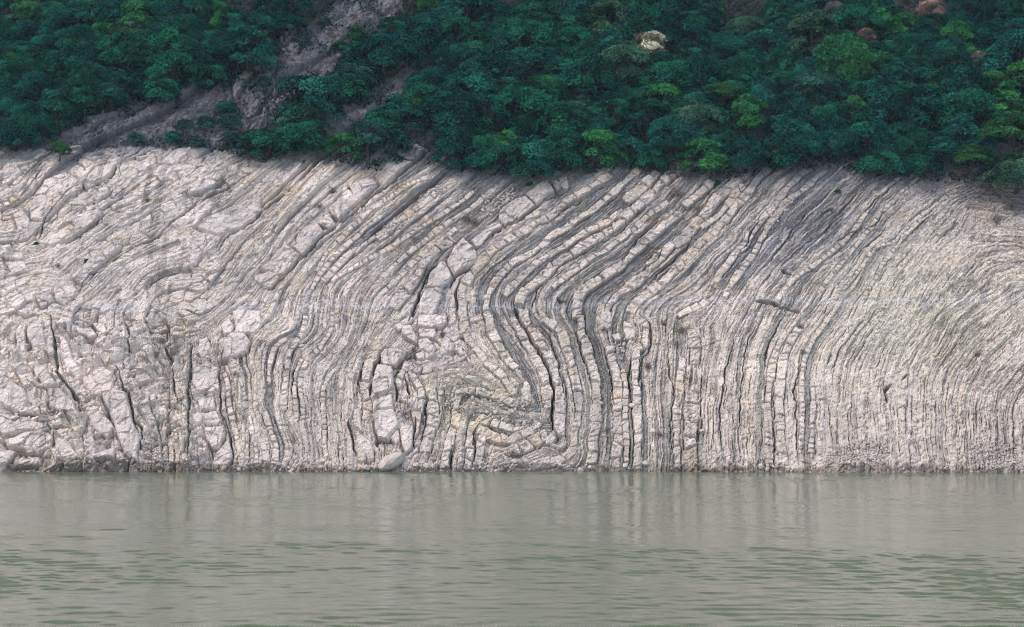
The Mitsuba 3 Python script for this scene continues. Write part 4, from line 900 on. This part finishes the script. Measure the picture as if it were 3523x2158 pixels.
# ------------------------------------------------------------------ dry shrubs on the rock
def dry_shrub(seed, n=70, size=1.0):
    r = np.random.default_rng(seed)
    ms = []
    for _ in range(n):
        d_ = r.normal(0, 1, 3) * [1, 1, .7] + [0, 0, .45]
        d_ /= np.linalg.norm(d_)
        L = r.uniform(.35, 1.0) * size
        b = r.normal(0, .14, 3) * size
        side = r.normal(0, .25, 3) * L
        ms.append(tube([b, b + d_ * L * .5 + side * .3, b + d_ * L + side - [0, 0, .15 * L]], [.022, .015, .007], 3))
        if r.random() < .7:
            c = b + d_ * L * .5 + side * .3
            ms.append(tube([c, c + (d_ + r.normal(0, .6, 3)) * L * .45], [.013, .006], 3))
    return join(ms)


for q in range(4):
    scene[f'dry_{q}'] = {'type': 'shapegroup', 'twigs': mikit.ply(dry_shrub(60 + q), 'dry_twig', smooth=True)}
DRY = [
 ('A3', 110, 1385, 120, 'dark shrub in the dark broken ledge right of the middle'), ('A3', 250, 1445, 120, 'dark shrub at the right end of the dark broken ledge'),  # crop, x, y, width (crop px), label
 ('A2', 1430, 410, 190, 'large tangled dry brown shrub hanging under the forest edge in the middle right'), ('A2', 1620, 530, 120, 'dry dark shrub on grey shale right of the large tangled one'), ('A2', 1500, 250, 170, 'dry twiggy shrub right at the forest edge above the large tangled one'),
 ('A1', 1880, 640, 170, 'dry brown shrub on rubble left of the big grey slab'), ('A1', 1830, 610, 120, 'smaller dry shrub touching the brown shrub beside the big grey slab'), ('A1', 1380, 790, 90, 'little dry shrub on the thin beds in the centre left'),
 ('A1', 680, 400, 130, 'dry reddish shrub at the upper end of the pale slab'), ('A1', 560, 540, 110, 'dry shrub at the lower left edge of the pale slab'), ('A1', 810, 390, 60, 'tiny dry shrub on top of the pale slab'),
 ('B1', 1620, 180, 110, 'dark dry shrub between broken boulders over the fold core'), ('B1', 1550, 270, 100, 'dark dry shrub just below the one between the boulders'), ('B1', 1790, 200, 80, 'dark dry shrub at the start of the curved block bed'), ('B1', 1370, 310, 90, 'dry shrub in the gap above the tall central block'),
 ('B2', 1480, 170, 170, 'broad brown dry shrub above the rubbly pillar in the lower right'), ('B2', 1440, 270, 130, 'brown dry shrub below the broad one at the rubbly pillar'), ('B2', 1560, 560, 160, 'brown hanging shrub at the foot of the rubbly pillar'), ('B2', 1190, 450, 110, 'grey dry shrub on vertical shale in the lower middle'),
 ('B2', 1300, 1060, 100, 'round dry bush low on the vertical beds near the water'), ('B2', 720, 330, 80, 'small dark shrub in a hollow of the shale'), ('B2', 1320, 90, 130, 'dry shrub on grey shale at the high water line'), ('B2', 800, 150, 80, 'dark shrub beside the broken block cluster'),
 ('B1', 2220, 1230, 110, 'dark dry shrub at the waterline under the fold core'), ('B2', 60, 1250, 130, 'dark shrub over rubble at the waterline in the middle'), ('A3', 1050, 270, 90, 'dry shrub at a step in the upper right beds'), ('A3', 1500, 260, 200, 'grey dry brushwood under the forest edge on the right'),
 ('A3', 1700, 250, 220, 'wide grey dry brushwood right of the first under the forest edge'), ('A3', 1980, 380, 240, 'grey brushwood below the bright green tree at the right'), ('A3', 2150, 520, 200, 'pale dry brushwood at the far right edge of the cliff'), ('A3', 2050, 640, 160, 'lowest dry brushwood at the far right'),
 ('B3', 340, 350, 80, 'dark little shrub where the thin right beds bend'), ('B3', 1860, 350, 90, 'dark shrub on the grey ledge at the right'), ('B3', 930, 40, 80, 'dark shrub in the thin beds on the right below the silt line'), ('B3', 320, 140, 80, 'small dark shrub left of the bend of the thin beds'),
 ('A0', 1290, 520, 100, 'dry reddish shrub on the pale ledges at the left'), ('A0', 480, 650, 60, 'tiny dark shrub on the long pale ledge at the far left'), ('A0', 510, 1050, 80, 'dry shrub on crumbled rock at the left'), ('A2', 340, 330, 130, 'thin bare twigs hanging in front of the grey slab below the forest'), ('A2', 560, 200, 150, 'bare twigs at the forest edge above the grey slab'),
 ('A2', 30, 290, 150, 'bare twigs at the forest edge left of the grey slab'),
]
for j, (c, x_, y_, wd, lab) in enumerate(DRY):
    p = at(px(c, f'{x_},{y_}'))[0]
    sc = wd / 2.5156 / 34.4 / 1.5
    k = place('dry_shrub', f'dry_{j % 4}', ground(p)[0], (sc * 1.1, sc * .8, sc), tr.uniform(0, 360))
    labels[k] = {'label': lab, 'category': 'dry shrub'}
GREEN = [('A0', 480, 120, 1.0, ''), ('A2', 1790, 300, .35, 'small fresh green plant on the striped rock under the forest edge'), ('A2', 160, 305, .25, 'tiny green plant on rubble left of the grey slab'), ('A0', 320, 850, .25, 'tiny green plant at the end of the pale ledge on the left'), ('A0', 750, 990, .2, 'tiny green tuft in a joint of the left rock'),
 ('A2', 690, 180, .5, 'green plant at the forest edge over the striped beds'), ('A2', 230, 190, .4, 'thin green plant at the forest edge above the rubble'), ('A3', 660, 385, .25, 'small green plant on the grey upper right beds'), ('A0', 1945, 375, .22, 'tiny green tuft on the long dark crack at the left')]
for c, x_, y_, sc, lab in GREEN[1:]:
    p = at(px(c, f'{x_},{y_}'))[0]
    k = place('plant', 'hero_fresh', ground(p)[0] - [0, .1, 1.9 * sc], sc * .8, tr.uniform(0, 360))
    labels[k] = {'label': lab, 'category': 'plant'}

# ------------------------------------------------------------------ loose stones
matte('pale_stone_matte', mikit.proc(lambda p, n, uv: mikit.mix([.30, .265, .25], [.56, .49, .46], mikit.fbm(p.x * 2.1, p.y * 2.1, p.z * 2.1))))


def stone(seed, sub_=2, sq=(1, .8, .7)):
    r = np.random.default_rng(seed)
    m = trimesh.creation.icosphere(subdivisions=sub_)
    v = np.array(m.vertices)
    for _ in range(9):
        d_ = r.normal(0, 1, 3)
        d_ /= np.linalg.norm(d_)
        h_ = v @ d_
        lim = r.uniform(.55, .85)
        v = v - np.maximum(h_ - lim, 0)[:, None] * d_ * .92
    v += (FBM(v * 2.2 + seed, 3) - .5)[:, None] * v * .18
    return v * np.array(sq), np.array(m.faces)


LOOSE = [('B2', 1650, 1030, 70, 'dark-footed loose stone on a ledge of the vertical right beds'), ('B2', 805, 1050, 50, 'loose pale slab leaning in the vertical shale near the middle'), ('B2', 1050, 790, 70, 'flat pale stone bridging two block beds at the lower middle'), ('B2', 2085, 975, 60, 'loose angular stone resting on the right vertical beds'),
 ('B2', 780, 775, 50, 'pale loose block beside the shale bed left of the flat bridging stone'), ('B2', 1160, 1290, 70, 'bright angular stone on dark soil at the waterline'), ('B2', 125, 1275, 70, 'rounded pale stone over dark rubble at the waterline'), ('B2', 30, 1290, 70, 'speckled boulder at the waterline under the fold core'),
 ('B2', 680, 1335, 60, 'pale stone at the waterline under the straight block bed'), ('B2', 795, 1080 - 1080, 30, ''), ('B1', 400, 290, 60, 'pinkish block jutting from the shale in the lower left centre'), ('B1', 200, 1310, 50, 'white angular stone at the waterline left of the centre'), ('B1', 300, 395, 55, 'pale stone in the folded beds at left centre'),
 ('B0', 1690, 1335, 60, 'white rounded stone at the waterline at the left'), ('B0', 1440, 1240, 22, 'tiny white stone on brown rubble at the left'), ('B3', 1385, 1320, 50, 'white stone in the thin beds at the right waterline'), ('B3', 1560, 670, 50, 'bright white loose stone on the thin right beds'), ('B3', 985, 500, 45, 'white stone sliver at the top of the right ledge'),
 ('B3', 1725, 40, 45, 'pale round stone high on the crumbled right slope'), ('B3', 520, 740, 70, 'dark-rimmed loose stone on the right beds'), ('A2', 795, 1080, 24, 'small white stone lying on a block bed in the centre'), ('A2', 1380, 490, 40, 'pale loose stone beside the large tangled shrub'), ('A1', 1160, 760, 60, 'angular pale stone in the rubble on the thin beds'),
 ('A1', 1550, 375, 70, 'pale stone in the nest of rubble on the upper thin beds'), ('A1', 2010, 510, 60, 'pale stone on the rubble left of the grey slab'), ('B1', 1620, 1335, 60, 'pale stone at the waterline right of the tilted boulder'), ('B1', 1400, 1325, 70, 'pale angular stone at the waterline beside the tilted boulder'), ('B1', 960, 1330, 80, 'broad pale stone at the waterline left of the tilted boulder')]
for j in range(4):
    scene[f'stone_shape_{j}'] = {'type': 'shapegroup', 'body': mikit.ply(stone(40 + j), 'pale_stone_matte', smooth=20)}
for j, (c, x_, y_, wd, lab) in enumerate(LOOSE):
    if not lab:
        continue
    p = at(px(c, f'{x_},{y_}'))[0]
    sc = wd / 2.5156 / 34.4 / 2
    k = place('loose_stone', f'stone_shape_{j % 4}', ground(p)[0] + [0, -.35 * sc, .2 * sc], sc, tr.uniform(0, 360), tr.uniform(-30, 30))
    labels[k] = {'label': lab, 'category': 'stone'}
p = at(px('B1', '1185,1255'))[0]
scene['boulder'] = mikit.ply(stone(91, 3, (1.55, 1.1, .85)), 'pale_stone_matte', smooth=False, to_world=T4().translate(list(ground(p)[0] + [0, -.45, 0])).rotate([0, 1, 0], -33))
labels['boulder'] = {'label': 'big tilted pale boulder at the waterline under the tall central block', 'category': 'boulder'}


def rubble(k, c, poly, n, lo, hi, lab, seed):
    r = np.random.default_rng(seed)
    pg = shapely.Polygon(at(px(c, poly)))
    b = pg.bounds
    q = np.stack([r.uniform(b[0], b[2], n * 4), r.uniform(b[1], b[3], n * 4)], 1)
    q = q[shapely.contains_xy(pg, q[:, 0], q[:, 1])][:n]
    g = ground(q)
    ms = []
    base = [stone(500 + w_, 1) for w_ in range(6)]
    for j, pt in enumerate(g):
        v, f = base[j % 6]
        s_ = lo * (hi / lo) ** (r.random() ** 2.2)
        R_ = trimesh.transformations.random_rotation_matrix(r.random(3))[:3, :3]
        ms.append((v @ R_.T * s_ + pt + np.array([0, -.4, .3]) * s_ * r.uniform(.2, 1.4), f))
    scene[k] = mikit.ply(join(ms), 'pale_stone_matte', smooth=False)
    labels[k] = {'label': lab, 'category': 'rubble', 'kind': 'stuff'}


for j, (a_, b_) in enumerate(((0, 700), (700, 1400), (1400, 2150), (2150, 2900), (2900, 3523))):
    rubble('shore_stones' if j == 0 else f'shore_stones_{j:03d}', 'N', f'{a_},1628 {a_},1606 {b_},1606 {b_},1630', 34, .08, .42, ('fallen stones along the waterline ' + ['at the far left', 'left of the tilted boulder', 'under the fold core', 'under the vertical right beds', 'at the far right'][j]), 20 + j)
rubble('scree', 'B3', '520,1330 560,1210 700,1130 900,1080 1060,1120 1100,1200 1030,1330', 1500, .05, .19, 'grey stony scree fan at the right waterline', 1)
rubble('scree_001', 'B3', '1830,1340 1750,1200 1850,1100 2000,1080 2200,1120 2264,1340', 1200, .05, .19, 'grey scree at the far right waterline', 2)
rubble('rubble', 'A1', '1930,560 1990,470 2120,420 2230,330 2264,420 2120,520 1990,590', 240, .07, .26, 'loose pale rubble left of the grey slab below the forest', 3)
rubble('rubble_001', 'A1', '1090,790 1120,700 1270,620 1320,640 1180,790', 130, .06, .2, 'line of pale rubble on the thin beds left of centre', 4)
rubble('rubble_002', 'B1', '1210,780 1300,760 1390,820 1330,930 1240,940', 140, .06, .22, 'small broken stones right of the tall central block', 5)
rubble('rubble_003', 'A3', '0,800 30,640 120,540 220,470 330,400 200,560 90,740', 260, .06, .2, 'broken white stones along the upper right block bed', 6)
rubble('rubble_004', 'B1', '1800,1345 1900,1290 2264,1180 2264,1345', 220, .07, .25, 'dark footed rubble at the waterline under the fold core', 7)
rubble('rubble_009', 'B1', '1560,760 1600,640 1760,590 2000,680 2240,800 2240,960 2000,900 1760,860', 330, .07, .34, 'broken slabs and crumbs lying in the fold core', 12)
rubble('rubble_010', 'B2', '0,780 60,700 150,860 260,960 240,1020 0,960', 120, .07, .3, 'crumbled stones at the right end of the fold core', 13)
rubble('rubble_005', 'B0', '1240,1340 1260,1200 1400,1150 1470,1340', 200, .06, .22, 'brown crumbled stones at the left waterline', 8)
rubble('rubble_006', 'A1', '1480,390 1520,340 1620,350 1610,400 1530,420', 50, .08, .25, 'nest of loose stones on the upper thin beds', 9)
rubble('rubble_007', 'B0', '1720,500 1720,400 1860,390 1830,480', 50, .07, .22, 'pocket of stones on top of the left vertical block bed', 10)
rubble('rubble_008', 'B2', '880,260 960,180 1000,260 960,380 900,390', 60, .08, .24, 'broken stones in the block cluster right of the curved beds', 11)

# ------------------------------------------------------------------ the bank going on beyond both ends of the cliff
bx, bt = np.r_[np.arange(58.3, 84, .35), 90, 105, 130, 170, 220, 300, 420], np.arange(-2.5, 42.6, .35)
mx, mt = np.meshgrid(bx, bt)
ends = []
for sg in (-1, 1):
    Hb, Cb, _ = face(sg * mx.ravel(), mt.ravel(), False)
    fb = grid_faces(len(bt), len(bx))
    ends.append((world(sg * mx.ravel(), mt.ravel(), Hb), fb[:, ::sg], Cb))
scene['riverbank'] = mikit.ply(join([e_[:2] for e_ in ends]), 'rock', smooth=False, color=np.vstack([e_[2] for e_ in ends]))
labels['riverbank'] = {'label': 'rocky bank continuing past both ends of the folded cliff', 'category': 'riverbank', 'kind': 'structure'}

# ------------------------------------------------------------------ water
wr = np.random.default_rng(3)
xs = np.r_[-900, -500, -250, -140, -90, np.arange(-58, 58.1, .24), 90, 140, 250, 500, 900]
ys = np.r_[-900, -500, -300, -220, -170, -150, np.arange(-142, -95, .15), np.arange(-95, -50, .24), np.arange(-50, 4, .34), 6, 8]
wx_, wy_ = np.meshgrid(xs, ys)
x, y = wx_.ravel(), wy_.ravel()
Z = np.zeros_like(x)
calm = f3(x / 26, y / 9, 0.0, 3, 101)
for q in range(46):
    lam = math.exp(wr.uniform(math.log(.42), math.log(2.4)))
    th = wr.normal(math.pi / 2 + .15, .75)
    amp = .0026 * lam ** .95
    Z += amp * np.sin(2 * math.pi * (x * math.cos(th) + y * math.sin(th)) / lam + wr.uniform(0, 6.28) + 2.0 * n3(x / 9, y / 9, q * 1.3, 102))
Z *= (.55 + .6 * sstep(.32, .62, calm)) * (.85 + .35 * sstep(-70, -135, y)) * (.8 + .5 * sstep(.4, .7, f3(x / 5, y / 3, 4.0, 2, 104)))
Z *= (np.abs(x) < 60) & (y > -146)
scene['water_surface'] = {'type': 'roughplastic', 'distribution': 'ggx', 'alpha': 0.018, 'int_ior': 1.33, 'diffuse_reflectance': {'type': 'rgb', 'value': [.200, .240, .168]}, 'nonlinear': True}
scene['water'] = mikit.ply((np.stack([x, y, Z], 1), grid_faces(len(ys), len(xs))), 'water_surface', smooth=True)
labels['water'] = {'label': 'grey green reservoir water with fine ripples in front of the cliff', 'category': 'water', 'kind': 'structure'}

# ------------------------------------------------------------------ haze
scene['air'] = {'type': 'homogeneous', 'sigma_t': 0.00010, 'albedo': {'type': 'rgb', 'value': [.55, .80, .99]}}
top_z = float(HV[:, 2].max()) + 8
scene['haze'] = {'type': 'cube', 'to_world': T4().translate([0, -150, top_z / 2 - 8]).scale([1000, 900, top_z / 2 + 10]), 'bsdf': {'type': 'null'}, 'interior': {'type': 'ref', 'id': 'air'}}
scene['camera']['medium'] = {'type': 'ref', 'id': 'air'}
labels['haze'] = {'label': 'thin bluish haze over the water and the slope', 'category': 'haze', 'kind': 'stuff'}
